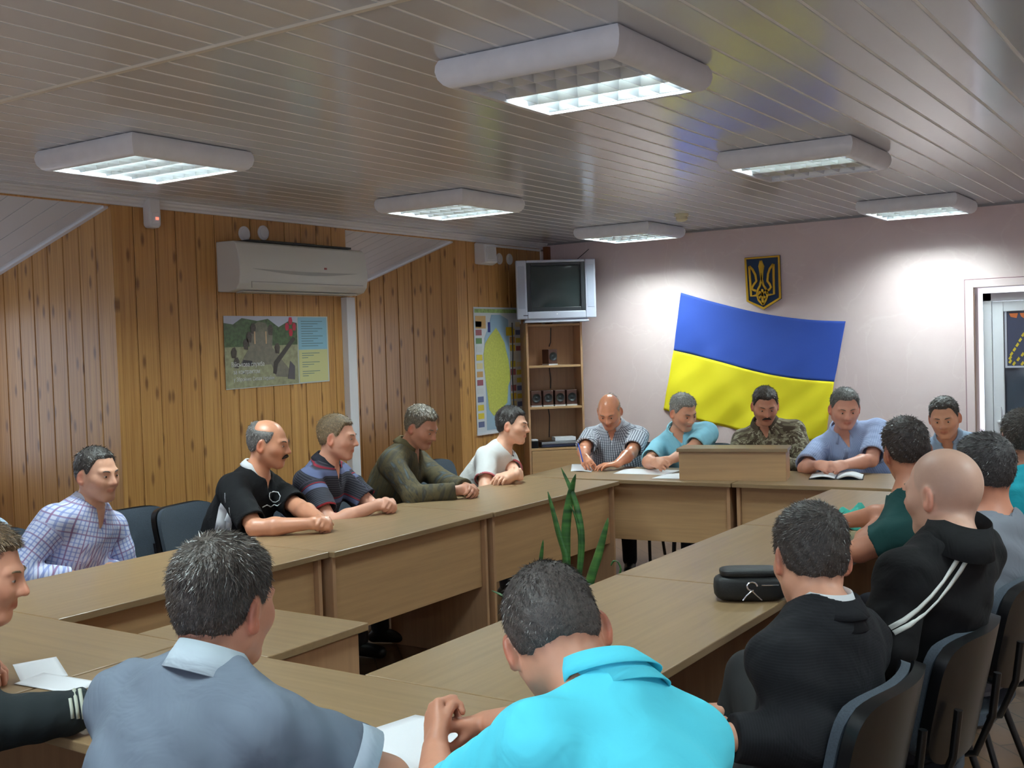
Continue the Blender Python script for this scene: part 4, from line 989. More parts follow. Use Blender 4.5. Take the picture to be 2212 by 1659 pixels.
def person(s):
    sc = s.get('scale', 1.0); h = s.get('h', .006); Hc = npv(s['head']); HR = frame_dir(*s['look']); hs = s.get('hs', 1.0)
    P = np.array((*s['seat'], s.get('seatz', .53))); ta = s['face']
    tr0 = np.array((math.sin(math.radians(ta)), -math.cos(math.radians(ta)), 0)); fh = np.array((math.cos(math.radians(ta)), math.sin(math.radians(ta)), 0))
    J = Hc+HR.T@np.array((0, -.022, -.078))*hs
    if 'nb' in s: NB = npv(s['nb'])
    else: NB = J-(nrm(.55*HR[2]+.45*nrm(J-P))*.085+HR[1]*.012-fh*0)*sc-fh*.012
    tu = nrm(NB-P); tr = nrm(tr0-tu*np.dot(tr0, tu)); 
    rl = math.radians(s.get('troll', 0)); tf = np.cross(tu, tr)
    if rl: tr, tu_ = math.cos(rl)*tr-math.sin(rl)*tu, tu; tf = np.cross(tu_, tr)
    TR = np.array([tr, tf, np.cross(tr, tf)]); L = np.linalg.norm(NB-P); bk = s.get('bulk', 1.0); belly = s.get('belly', 0)
    root = empty('person', (P[0], P[1], 0), 0, s['label'], 'person', s.get('group')); base = np.array((P[0], P[1], 0.0))
    sw = (s.get('sw', .178)-.012)*sc
    SH = {'R': NB-tu*s.get('drop', .072)+tr*sw+tf*s.get('hunch', .012), 'L': NB-tu*s.get('drop', .072)-tr*sw+tf*s.get('hunch', .012)}
    for k_ in 'RL':
        if 'sh'+k_ in s: SH[k_] = npv(s['sh'+k_])
    arm = {}
    for k_ in 'RL':
        A = s['arm'+k_]; sg = 1 if k_ == 'R' else -1
        hint = npv(A.get('hint', tr*sg*.8-np.array((0, 0, 1.0))))
        E_, Wp = ik(SH[k_], A['wrist'], .295*sc, .262*sc, hint)
        if 'minz' in A and E_[2] < A['minz']: E_ = E_+np.array((0, 0, A['minz']-E_[2]))
        if 'elbow' in A: E_ = npv(A['elbow'])
        arm[k_] = (E_, Wp)
    def torso(F, g, k=.05):
        F.ell(P+tu*.02, TR, ((.165*bk+g), (.118*bk+g), .13+g), k)
        F.ell(P+tu*L*.36+tf*belly*.5, TR, (.150*bk+g, .112*bk+belly+g, .19+g), k)
        F.ell(P+tu*L*.66+tf*.005, TR, (.158*bk+g, .112*bk+g, .20+g), k)
        F.caps(SH['R']-tr*.03-tu*.02, SH['L']+tr*.03-tu*.02, .052+g, None, k)
        for k_ in 'RL': F.caps(NB-tu*.012, SH[k_]-(SH[k_]-NB)*.10+tu*.006, .048+g, .044+g, .05)
    # --- skin
    F = Field(); torso(F, 0)
    F.caps(NB-tu*.03, J+HR[2]*.02, .057*hs*s.get('neck', 1), .054*hs*s.get('neck', 1), .035)
    for k_ in 'RL':
        E_, Wp = arm[k_]; A = s['arm'+k_]; fb = s.get('armr', 1.0)*sc
        F.caps(SH[k_], E_, .052*fb, .041*fb, .035); F.caps(E_, E_+(Wp-E_)*.35, .041*fb, .043*fb, .02); F.caps(E_+(Wp-E_)*.35, Wp, .043*fb, .027*fb, .02)
        if A.get('hand', True): hand_prims(F, Wp, npv(A.get('fd', Wp-E_)), npv(A.get('dn', (0, 0, 1))), k_, A.get('curl', (35, 45, 30)), A.get('thumb', (.5, .3)), A.get('spread', 1.0), s.get('hands', 1.0))
    ho = s.get('ho', {})
    H32, C32 = HR.T.astype(np.float32), Hc.astype(np.float32)
    def fh_(p): return head_sdf(((p-C32)@H32)/np.float32(hs), ho)*np.float32(hs)
    F.fun(fh_, Hc-.135*hs, Hc+.135*hs, .022)
    V, Fc = F.mesh(h); V = relax(V, Fc, 1, .35)
    q = ((V-Hc)@HR.T)/hs; aq = np.abs(q[:, 0]); tint = np.ones((len(V), 3))
    def mul(m_, c): tint[:] = tint*(1-m_[:, None])+tint*np.array(c)*m_[:, None]
    inh = (np.linalg.norm(q, axis=1) < .16)
    lip = inh*ease(1-np.abs(q[:, 2]+.064)/.013)*ease((.024-aq)/.006)*ease((q[:, 1]-.078)/.006); mul(lip, (.80, .52, .52))
    red = inh*np.maximum(ease(1-np.linalg.norm(np.stack([aq-.045, q[:, 1]-.06, q[:, 2]+.03], 1), axis=1)/.035), ease(1-np.linalg.norm(q-np.array((0, .108, -.028)), axis=1)/.024)); mul(red*.6, (1.06, .80, .76))
    ear = inh*ease((aq-.078)/.006)*ease((.04-np.abs(q[:, 2]+.01))/.01)*ease((.03-np.abs(q[:, 1]+.01))/.01); mul(ear*.8, (1.04, .72, .68))
    sock = inh*ease(1-np.linalg.norm(np.stack([aq-.031, q[:, 1]-.088, q[:, 2]-.004], 1), axis=1)/.02); mul(sock*.55, (.80, .70, .68))
    if s.get('stubble'): st = inh*ease((-.030-q[:, 2])/.025)*ease((q[:, 1]+.01)/.03); mul(st*s['stubble'], (.72, .74, .78))
    if s.get('hair'): mul(inh*hairline(q, ho)*.75, (.42, .38, .36))
    if s.get('shaved'): m_ = inh*hairline(q, ho)*ease(1-(aq-.079)/.004); mul(m_*.9, s['shaved'])
    SK = skin_mat('skin', s['skin'], s.get('skinr', .48)); to_obj('body', V, Fc, SK, root, base, {'tint': ('FLOAT_COLOR', tint)})
    # --- hair
    HM = hair_mat('hair', s.get('hair') or (60, 48, 40), s.get('hair2'))
    if s.get('hair'):
        F = Field(); F.fun(lambda p: hair_sdf(((p-C32)@H32)/np.float32(hs), ho)*np.float32(hs), Hc-.13*hs, Hc+.14*hs, 0)
        V, Fc = F.mesh(min(h, .005)); ql = ((V-Hc)@HR.T)/hs
        V = relax(V, Fc, 1, .3); ob = to_obj('hair', V, Fc, HM, root, base)
        if s.get('strands', 5000): strands(ob, base, V, Fc, Hc, HR, hs, ho, s)
    # --- eyes, brows, moustache
    X = lambda p: V3(Hc+HR.T@(np.array(p)*hs)-base)
    if s.get('faceparts', True):
        EW = NT('eye'); v = EW.coords(); lid = s.get('lid', .55)
        for sg in (-1, 1):
            c = X((sg*.031, .0772, -.0005)); fr = (V3(HR[0]), V3(HR[2]), V3(HR[1])); R_ = .0131*hs
            q_ = MB(); P_ = []
            for i in range(9):
                u = -.95+1.9*i/8; P_.append([X((sg*.031+u*.0118, .0768+.0125*math.sqrt(max(0, 1-u*u*.9)), z)) for z in (-.0038*(1-u*u), .0030*(1-u*u))])
            ew_ = q_.grid(P_).build('eye_white', mat('eye_white', (200, 190, 184), .3), root, smooth=True)
            MB().lathe([(R_*math.sin(a), R_*math.cos(a)) for a in (.34, .30, .22, .1)], 12, at=c+V3(HR[1])*.0007-V3(HR[2])*.0008, fr=fr).build('iris', mat('iris_dark', (34, 26, 22), .2), ew_)
            MB().tube([X((sg*.014, .0955, .0185)), X((sg*.024, .0950, .0225)), X((sg*.036, .0885, .0235)), X((sg*.047*ho.get('wide', 1), .0765, .0195))], [.0018*hs, .0028*hs, .0025*hs, .0012*hs], 8).build('eyebrow', HM if not s.get('brow') else mat('brow_%d_%d_%d' % s['brow'], s['brow'], .7), root, smooth=True)
    if s.get('moustache'):
        MB().tube([X((-.028, .088, -.064)), X((-.014, .0985, -.053)), X((0, .1010, -.050)), X((.014, .0985, -.053)), X((.028, .088, -.064))], [.003, .0072, .0078, .0072, .003], 8).build('moustache', mat('brow_%d_%d_%d' % s['moustache'], s['moustache'], .8), root, smooth=True)
    # --- top garment
    G = s['top']; g = G.get('g', .014); F = Field(); torso(F, g, .055)
    sl = G.get('sleeve', 'short')
    for k_ in 'RL':
        E_, Wp = arm[k_]; r1, r2 = G.get('sr', (.070, .066))
        if sl == 'short':
            f_ = G.get('slen', .62); C_ = SH[k_]+(E_-SH[k_])*f_; ax_ = nrm(E_-SH[k_])
            def cuffd(p, S_=SH[k_], C_=C_, ax_=ax_, r1=r1, r2=r2): return np.maximum(d_caps(p, S_, C_+ax_*.08, r1, r2), (p-C_)@ax_)
            F.fun(cuffd, np.minimum(SH[k_], C_)-.09, np.maximum(SH[k_], C_)+.09, .03)
        else:
            f_ = G.get('slen', .94); C_ = E_+(Wp-E_)*f_; ax_ = nrm(Wp-E_); F.caps(SH[k_], E_, r1, r2*.93, .035)
            def cuffd(p, S_=E_, C_=C_, ax_=ax_, r2=r2): return np.maximum(d_caps(p, S_, C_+ax_*.05, r2*.93, r2*.66), (p-C_)@ax_)
            F.fun(cuffd, np.minimum(E_, C_)-.09, np.maximum(E_, C_)+.09, .03)
    nk = G.get('neck', .066); nd = G.get('neckdrop', .0)
    F.caps(NB+tu*(.012-nd)+tf*(.008+nd*.5), NB+(J-NB)*2.2+tf*.02, nk, nk+.03, .008, 'sub')
    if G.get('vneck'):
        F.caps(NB+tu*.02+tf*.075, NB-tu*G['vneck']+tf*.125, .030, .006, .006, 'sub')
    for k_ in 'RL': 
        if sl == 'short':       # hollow the sleeve mouths
            E_, _ = arm[k_]; C_ = SH[k_]+(E_-SH[k_])*G.get('slen', .62); F.caps(C_-nrm(E_-SH[k_])*.025, C_+nrm(E_-SH[k_])*.06, r2-.013, r2-.012, .002, 'sub')
    sd_ = s.get('seed', 1)
    def wr(p):
        a = p@TR.T; w_ = G.get('wr', .0035)
        return w_*(np.sin(a[:, 0]*31+a[:, 2]*17+sd_)*np.sin(a[:, 2]*24-a[:, 0]*9+2*sd_)+.6*np.sin((a[:, 0]*.7+a[:, 1]+a[:, 2])*58+sd_*3)*np.sin(a[:, 1]*37-a[:, 2]*21))
    V, Fc = F.mesh(max(h, .0055) if not s.get('fine') else h, wr)
    if s.get('fine'): V = relax(V, Fc, 1, .3)
    a = (V-(P+tu*L*.6))@TR.T; gc = a.copy()
    ang = np.arctan2(a[:, 0], a[:, 1]); gc[:, 0] = np.where(np.abs(a[:, 0]) < 9, ang*.15, 0)
    for k_ in 'RL':
        E_, Wp = arm[k_]; ax_ = nrm(E_-SH[k_]); t = (V-SH[k_])@ax_; rad = np.linalg.norm(V-SH[k_]-t[:, None]*ax_, axis=1)
        on = (t > .045) & (rad < .085) & (((V-NB)@tr)*(1 if k_ == 'R' else -1) > sw*.80)
        side = nrm(np.cross(ax_, tr)+1e-6); b2 = np.cross(ax_, side); w_ = V-SH[k_]
        gc[on, 2] = -t[on]; gc[on, 0] = np.arctan2(w_[on]@side, w_[on]@b2)*.066
        if sl != 'short':
            ax2 = nrm(Wp-E_); t2 = (V-E_)@ax2; rad2 = np.linalg.norm(V-E_-t2[:, None]*ax2, axis=1); on2 = (t2 > .02) & (rad2 < .08)
            gc[on2, 2] = -.295-t2[on2]
    CM = G['mat']; gob = to_obj(G.get('name', 'shirt'), V, Fc, CM, root, base, {'gc': ('FLOAT_VECTOR', gc)})
    bvh = BVHTree.FromPolygons([tuple(p) for p in V], [tuple(int(i) for i in f) for f in Fc])
    # --- collar around the neck
    for co in s.get('collars', []):
        r0, hgt, lap, op, m_ = co['r'], co['h'], co.get('lap', .0), co.get('open', 40), co['mat']; dz = co.get('dz', 0); P_ = []; n = 36
        cx = NB+tu*(.036+dz)+tf*(.004+co.get('df', 0)); nt = nrm(.5*tu+.5*nrm(J-NB))
        for i in range(n+1):
            th = math.radians(op+(360-2*op)*i/n); front = max(0, math.cos(th)); dr = math.sin(th)*tr+math.cos(th)*tf
            drop = nt*(-.030*front*co.get('vee', 1))
            r_ = [cx+dr*(r0+.016)-nt*.042+drop, cx+dr*r0*.97+nt*hgt*(1-.25*front)+drop]
            if lap: r_ += [cx+dr*(r0+.006)+nt*(hgt*(1-.25*front)+.002)+drop, cx+dr*(r0+lap*.7)+nt*(hgt-lap*.8)+drop-nt*.014*front, cx+dr*(r0+lap*(1+.35*front))+nt*(hgt-lap*1.5)+drop-nt*.022*front]
            P_.append([V3(p-base) for p in r_])
        MB().grid(P_).build(co.get('name', 'collar'), m_, gob, smooth=True, solid=.0025)
    if G.get('cuff') and sl == 'short':
        cm_, cw_ = G['cuff']
        for k_ in 'RL':
            E_, _ = arm[k_]; ax_ = nrm(E_-SH[k_]); C_ = SH[k_]+(E_-SH[k_])*G.get('slen', .62); r2 = G.get('sr', (.070, .066))[1]; u_ = nrm(np.cross(ax_, (.3, .2, 1))); v_ = np.cross(ax_, u_); P_ = []
            for i in range(29):
                th = 2*math.pi*i/28; d_ = u_*math.cos(th)+v_*math.sin(th); P_.append([V3(C_-ax_*cw_+d_*(r2+.0025)-base), V3(C_-ax_*cw_*.3+d_*(r2+.004)-base), V3(C_+ax_*.003+d_*(r2+.002)-base), V3(C_+ax_*.002+d_*(r2-.008)-base), V3(C_-ax_*.02+d_*(r2-.010)-base)])
            MB().grid(P_).build('sleeve_cuff', cm_, gob, smooth=True, solid=.0015)
    # --- marks found by looking through photo pixels onto the garment
    for dname, pts, wd, m_ in s.get('marks', []):
        hp = []
        for (a_, b_) in pts:
            d = nrm(npv(CR*((a_-1106)/FPX)+CD*((b_-829.5)/FPX)+CF)); hit = bvh.ray_cast(V3((0, 0, CAMZ)), V3(d))
            if hit[0] is not None: hp.append((npv(hit[0]), npv(hit[1])))
        if len(hp) > 1:
            P_ = []
            for i, (p, n_) in enumerate(hp):
                t = nrm(hp[min(i+1, len(hp)-1)][0]-hp[max(i-1, 0)][0]+1e-9); n_ = n_ if n_@(-p+np.array((0, 0, CAMZ))) > 0 else -n_; sdv = nrm(np.cross(n_, t)); P_.append([V3(p+n_*.0025-sdv*wd/2-base), V3(p+n_*.004-base), V3(p+n_*.0025+sdv*wd/2-base)])
            MB().grid(P_).build(dname, m_, gob, smooth=True, solid=.001)
    # --- trousers and shoes
    T = s.get('trousers'); tm = T or cloth('trousers_dark', (40, 42, 50)) if False else (T if T else mat('trousers_dark', (44, 46, 54), .85, var=.12, vscale=60))
    F = Field(); F.ell(P+np.array((0, 0, -.01)), np.array([tr0, fh, (0, 0, 1)]), (.185*bk, .15, .085), .05); shoes = MB(); feet = []
    for k_, sg in (('R', 1), ('L', -1)):
        kn = s.get('knee'+k_); K = npv(kn) if kn is not None else P+fh*.40+tr0*sg*.125+np.array((0, 0, -.03)); Hj = P+tr0*sg*.085
        ank = s.get('ankle'+k_); A_ = npv(ank) if ank is not None else np.array((*(K[:2]+fh[:2]*.02+tr0[:2]*sg*.01), .09))
        F.caps(Hj, K, .085, .062, .03).caps(K, A_, .060, .050, .02); feet.append((A_, sg))
    V, Fc = F.mesh(.010); to_obj('trousers', V, Fc, tm, root, base, {'gc': ('FLOAT_VECTOR', V)})
    for A_, sg in feet:
        F = Field(); d = nrm(fh+tr0*sg*.15); F.caps(A_+np.array((0, 0, -.045)), A_+d*.13+np.array((0, 0, -.055)), .040, .034, .02); F.caps(A_-d*.04+np.array((0, 0, -.05)), A_, .036, .03, .02)
        V, Fc = F.mesh(.010); V[:, 2] = np.maximum(V[:, 2], .004); to_obj('shoe', V, Fc, mat('shoe_black', (26, 24, 24), .4), root, base)
    if s.get('chair', True):
        cx = s.get('chairxy'); c_ = np.array(cx) if cx else P[:2]+fh[:2]*.04
        chair(c_[0], c_[1], s.get('chaira', ta), s['chairlabel'])
    return dict(root=root, base=base, X=X, SH=SH, arm=arm, NB=NB, bvh=bvh, P=P, TR=TR)
def strands(root, base, V, Fc, Hc, HR, hs, ho, s):
    n = s.get('strands', 5000); r = np.random.default_rng(s.get('seed', 5)); A = V[Fc]
    nv = np.cross(A[:, 2]-A[:, 0], A[:, 3]-A[:, 1]); ar = np.linalg.norm(nv, axis=1); nv = nv/np.maximum(ar, 1e-12)[:, None]
    fi = r.choice(len(Fc), n, p=ar/ar.sum()); u, v = r.random(n)[:, None], r.random(n)[:, None]
    p = A[fi, 0]*(1-u)*(1-v)+A[fi, 1]*u*(1-v)+A[fi, 2]*u*v+A[fi, 3]*(1-u)*v; nr = nv[fi]
    q = ((p-Hc)@HR.T)/hs; m_ = hairline(q, ho); keep = (r.random(n) < m_*1.15) & (skull(q, ho.get('wide', 1)) > -.001); p, nr, q, m_ = p[keep], nr[keep], q[keep], m_[keep]; n = len(p)
    crown = np.array(s.get('crown', (.012, -.075, .085))); flow = q-crown; flow = flow/np.linalg.norm(flow, axis=1)[:, None]
    sw = np.cross(flow, np.array((0, -.5, .8))); flow = (flow+.35*sw)@HR
    flow = flow-nr*(flow*nr).sum(1)[:, None]; flow /= np.linalg.norm(flow, axis=1)[:, None]+1e-9
    L = s.get('slen', .013)*(.5+.8*r.random(n))*(.35+.65*m_)*np.where(q[:, 2] > .03, 1.15, .75); lift = s.get('lift', .25)
    d1 = flow*(1-lift)+nr*lift+.22*r.normal(size=(n, 3)); d1 /= np.linalg.norm(d1, axis=1)[:, None]
    d2 = d1-nr*.5*lift+np.array((0, 0, -.12)); d2 /= np.linalg.norm(d2, axis=1)[:, None]
    p0 = p-nr*.002; p1 = p0+d1*(L*.5)[:, None]; p2 = p1+d2*(L*.5)[:, None]
    sd = np.cross(d1, nr+.4*r.normal(size=(n, 3))); sd /= np.linalg.norm(sd, axis=1)[:, None]+1e-9; w_ = .0006 if s.get('strands') else .0011
    VV = np.stack([p0-sd*w_, p0+sd*w_, p1-sd*w_*.9, p1+sd*w_*.9, p2-sd*w_*.35, p2+sd*w_*.35], 1).reshape(-1, 3)
    k = np.arange(n)[:, None]*6; FF = np.concatenate([k+np.array([[0, 1, 3, 2]]), k+np.array([[2, 3, 5, 4]])], 0)
    cs = [s['hair'], s.get('hair2') or tuple(min(255, c*1.5+10) for c in s['hair']), s.get('hair3') or tuple(min(255, c*1.8+18) for c in s['hair'])]
    for j, (fr_, c) in enumerate(zip((.62, .30, .08), cs)):
        lo_, hi_ = int(n*sum((.62, .30, .08)[:j])), int(n*sum((.62, .30, .08)[:j+1])); VJ = VV[lo_*6:hi_*6]; kk = np.arange(hi_-lo_)[:, None]*6
        o = to_obj('hair_strands', VJ, np.concatenate([kk+np.array([[0, 1, 3, 2]]), kk+np.array([[2, 3, 5, 4]])], 0), mat('strand_%d_%d_%d' % c, c, .4, spec=.6), root, base); o['kind'] = 'stuff'
# ================================================================ THE MEETING
def fvec(a): a = math.radians(a); return np.array((math.cos(a), math.sin(a), 0)), np.array((math.sin(a), -math.cos(a), 0))
UP = np.array((0, 0, 1.0))
def tz(a, b, z=.79): return npv(px(a, b, 'z', z))
def clasp(C, a, gap=.05, back=.055, curl=(55, 60, 40), hr=None, hl=None, z=.0):
    f, r = fvec(a); C = npv(C)
    R = dict(wrist=C+r*gap-f*back+UP*z, fd=-r*.62+f*.62-UP*.05, dn=r*.62+f*.25+UP*.62, curl=curl, thumb=(.2, .3))
    L = dict(wrist=C-r*gap-f*back+UP*z, fd=r*.62+f*.62-UP*.05, dn=-r*.62+f*.25+UP*.62, curl=curl, thumb=(.2, .3))
    R['hint'] = hr if hr is not None else r*.9-f*.3-UP*.7; L['hint'] = hl if hl is not None else -r*.9-f*.3-UP*.7
    return dict(armR=R, armL=L)
def lap(P, a):
    f, r = fvec(a); return dict(armR=dict(wrist=np.array((*P, .66))+f*.20+r*.10, fd=f*.6-r*.6, dn=UP, hint=r-UP*.4-f*.5), armL=dict(wrist=np.array((*P, .66))+f*.20-r*.10, fd=f*.6+r*.6, dn=UP, hint=-r-UP*.4-f*.5))
def on_x(a, b, x): return npv(px(a, b, 'x', x))
def on_y(a, b, y): return npv(px(a, b, 'y', y))
SKIN = (206, 150, 122)
PEOPLE = []
def add(**k): PEOPLE.append(k)
WHT = mat('white_cloth', (222, 222, 224), .8)
# ---- left row, facing the middle of the room
add(key='P0', head=(-4.32, 2.50, 1.14), look=(30, 0, 0), seat=(-4.45, 2.42), face=0, skin=SKIN, hair=(60, 50, 40), top=dict(mat=cloth('shirt_paleblue_edge', (168, 190, 206))), **lap((-4.45, 2.42), 0),
    label='person in a pale blue shirt at the left picture edge', chairlabel='dark chair under the person at the left picture edge', h=.008)
c = cloth('shirt_plaid', (208, 212, 232), 'plaid', (128, 142, 200), (150, 110, 140))
add(key='P1', head=on_x(210, 1024, -4.32), look=(6, 4, 0), seat=(-4.46, 2.98), face=8, skin=(196, 146, 120), hair=(46, 42, 40), hair2=(86, 80, 76), ho=dict(recede=.024, len=.008), stubble=.35, sw=.185, scale=1.02,
    top=dict(vneck=.07, mat=c, sleeve='long', sr=(.074, .068)), **lap((-4.46, 3.0), 8), collars=[dict(r=.066, h=.030, lap=.030, open=24, mat=c)], label='person in a blue plaid shirt leaning back by the wood wall', chairxy=(-4.42, 2.82), chairlabel='dark chair under the man in the plaid shirt', seed=2)
blk = cloth('jersey_black', (15, 15, 18))
add(key='P2', head=on_x(580, 958, -4.08), look=(26, 8, 0), seat=(-4.32, 3.80), face=12, skin=(198, 138, 108), hair=(70, 66, 64), hair2=(120, 114, 110), ho=dict(bald=.048, len=.007, recede=.03), moustache=(52, 40, 34), brow=(60, 48, 40), stubble=.2, skinr=.38,
    bulk=1.10, belly=.02, sw=.19, top=dict(vneck=.07, mat=blk, slen=.86, sr=(.072, .070), neckdrop=.012), **clasp(tz(706, 1128, .80), 12, gap=.05), collars=[dict(r=.070, h=.022, lap=.020, open=14, mat=WHT, vee=1.9)],
    marks=[('shirt_logo', [(581, 1070), (582, 1078), (588, 1084), (597, 1085), (604, 1081), (606, 1072), (601, 1064), (590, 1062), (583, 1065), (581, 1070)], .006, WHT), ('shirt_lettering', [(566, 1096), (576, 1091), (584, 1095), (592, 1090), (600, 1093), (608, 1087), (620, 1085)], .007, WHT), ('side_panel', [(487, 1075), (483, 1100), (478, 1126), (474, 1146)], .05, WHT), ('side_panel', [(497, 1105), (493, 1128), (490, 1148)], .04, WHT)],
    label='person with moustache in a black jersey with white collar', chairlabel='dark chair under the man in the black jersey', seed=3)
c = cloth('polo_bands', (48, 48, 58), 'hbands', (112, 122, 160), (150, 50, 66))
add(key='P3', head=on_x(729, 944, -4.08), look=(24, 6, 0), seat=(-4.34, 4.36), face=16, skin=(206, 150, 126), hair=(96, 78, 58), hair2=(150, 124, 92), ho=dict(len=.008), stubble=.1, bulk=1.05, sw=.185,
    top=dict(vneck=.07, mat=c, slen=.72, sr=(.078, .076)), **clasp(tz(846, 1088, .80), 14), collars=[dict(r=.066, h=.026, lap=.026, open=30, mat=cloth('polo_collar', (44, 44, 54)))], label='person with ginger hair in a dark striped polo shirt', chairlabel='dark chair under the man in the striped polo shirt', seed=4)
c = cloth('shirt_brown_streak', (62, 58, 50), 'vstreak', (88, 78, 54), (74, 84, 90))
add(key='P4', head=on_x(910, 922, -4.05), look=(4, 24, 2), seat=(-4.34, 5.02), face=14, skin=(176, 122, 98), hair=(84, 74, 62), hair2=(132, 120, 104), ho=dict(len=.012), stubble=.3, bulk=1.12, sw=.195,
    top=dict(vneck=.07, mat=c, sleeve='long', sr=(.072, .070), slen=.88), **clasp(tz(1022, 1056, .80), 14, curl=(40, 45, 35)), collars=[dict(r=.068, h=.026, lap=.028, open=30, mat=c)], label='person in a dark brown patterned shirt looking down', chairlabel='dark chair under the man in the brown shirt', seed=5)
c = cloth('tee_white', (222, 222, 220))
fP, rP = fvec(5)
Cp = tz(1118, 1028, .80)
add(key='P5', head=on_x(1107, 919, -4.02), look=(16, 4, -4), seat=(-4.36, 5.90), face=4, skin=(224, 172, 144), hair=(34, 28, 26), ho=dict(len=.012), bulk=.95, sw=.175,
    top=dict(mat=c, slen=.60, sr=(.070, .068), neckdrop=.01, cuff=(mat('pink_trim', (196, 108, 116), .8), .008)), armR=dict(wrist=Cp+rP*.02-fP*.0+UP*.012, fd=-rP-fP*.1-UP*.1, dn=fP+UP*.3, hint=rP*.8-UP*.9+fP*.3, curl=(20, 30, 20)), armL=dict(wrist=Cp-rP*.03-fP*.075+UP*.0, fd=rP-fP*.1, dn=fP*.3+UP, hint=-rP*.9-UP*.7+fP*.3, curl=(30, 30, 20)),
    collars=[dict(r=.068, h=.004, open=0, mat=mat('pink_trim', (196, 108, 116), .8), vee=.8, dz=-.004)], marks=[('shirt_print', [(1110, 975), (1108, 985), (1107, 996)], .012, mat('print_grey', (70, 76, 86), .7)), ('shirt_print', [(1104, 985), (1102, 1000)], .008, mat('print_grey'))],
    label='young person in a white T-shirt with folded arms', chairlabel='blue-black chair behind the young man in white', seed=6)
# ---- far row, facing the camera side
c = cloth('shirt_check', (206, 208, 216), 'check', (64, 66, 84))
fF, rF = fvec(-78)
w1 = tz(1262, 1008, .80); w2 = tz(1322, 1003, .79)
add(key='F1', head=on_y(1316, 888, 6.90), look=(-74, 30, 0), seat=(-3.84, 7.22), face=-76, skin=(204, 136, 104), skinr=.3, hair=(132, 118, 106), ho=dict(bald=.03, len=.0035, recede=.03), brow=(110, 90, 74), bulk=1.12, sw=.19, belly=.02,
    top=dict(vneck=.07, mat=c, slen=.80, sr=(.072, .070)), armR=dict(wrist=w1+rF*.035-fF*.03, fd=fF*.8-rF*.5-UP*.35, dn=rF*.5+UP*.7, curl=(40, 45, 25), hint=rF*.9-UP*.5, thumb=(.2, .6)), armL=dict(wrist=w2-rF*.03-fF*.02, fd=fF*.5+rF*.8, dn=UP, curl=(15, 25, 15), hint=-rF*.9-UP*.6), collars=[dict(r=.068, h=.026, lap=.028, open=26, mat=c)],
    label='bald person in a checked shirt writing at the far table', chairlabel='dark chair under the bald man in the checked shirt', seed=7)
c = cloth('shirt_sky', (150, 212, 232))
add(key='F2', head=on_y(1476, 890, 6.93), look=(-28, 22, 4), seat=(-3.20, 7.26), face=-66, skin=(206, 148, 120), hair=(118, 114, 110), hair2=(178, 174, 168), ho=dict(len=.011), brow=(120, 110, 104), bulk=1.08, sw=.188,
    top=dict(vneck=.07, mat=c, slen=.78, sr=(.072, .070)), **clasp(tz(1424, 1000, .82), -72, gap=.045, back=.06), collars=[dict(r=.067, h=.028, lap=.028, open=30, mat=c)], label='grey-haired person in a sky blue shirt beside the lectern', chairlabel='dark chair under the man in the sky blue shirt', seed=8)
c = cloth('camouflage', (122, 112, 90), 'camo', (86, 72, 58), (164, 156, 132))
add(key='F3', head=on_y(1653, 876, 7.04), look=(-62, 20, 0), seat=(-2.66, 7.36), face=-74, skin=(186, 126, 100), hair=(44, 34, 28), ho=dict(len=.010), moustache=(58, 40, 32), stubble=.25, bulk=1.06, sw=.19,
    top=dict(vneck=.07, mat=c, sleeve='long', sr=(.072, .070)), **clasp((-2.60, 6.80, .80), -74), collars=[dict(r=.070, h=.030, lap=.030, open=24, mat=c)], label='person with dark moustache in camouflage behind the lectern', chairlabel='dark chair under the man in camouflage', seed=9)
c = cloth('shirt_bluepin', (172, 186, 220), 'pin', (128, 146, 196))
add(key='F4', head=on_y(1825, 882, 7.02), look=(-62, 16, 0), seat=(-2.06, 7.40), face=-72, skin=(210, 150, 128), hair=(86, 84, 82), hair2=(140, 138, 134), ho=dict(len=.009, recede=.01, wide=1.06, jaw=1.12), brow=(110, 96, 86), hs=1.03, bulk=1.22, belly=.04, sw=.205, neck=1.1,
    top=dict(vneck=.07, mat=c, slen=.84, sr=(.078, .078)), **clasp(tz(1795, 1006, .82), -72, gap=.075, back=.05, curl=(70, 70, 40)), collars=[dict(r=.074, h=.028, lap=.030, open=26, mat=c)], marks=[('placket', [(1829, 945), (1828, 970), (1826, 998)], .03, c)],
    label='heavy person in a light blue shirt speaking over a notebook', chairlabel='dark chair under the heavy man in light blue', seed=10)
c = cloth('shirt_steel', (150, 168, 190))
add(key='F5', head=on_y(2040, 902, 7.05), look=(-84, 14, 4), seat=(-1.46, 7.42), face=-84, skin=(200, 142, 112), hair=(52, 46, 42), hair2=(96, 88, 82), ho=dict(len=.010, recede=.012, wide=1.04), bulk=1.08, sw=.185,
    top=dict(vneck=.07, mat=c, slen=.8, sr=(.072,.070)), **clasp((-1.54, 6.93, .80), -84), collars=[dict(r=.068, h=.028, lap=.028, open=26, mat=c)], label='person in a grey-blue shirt at the far right corner', chairlabel='dark chair under the man in grey-blue at the corner', seed=11)
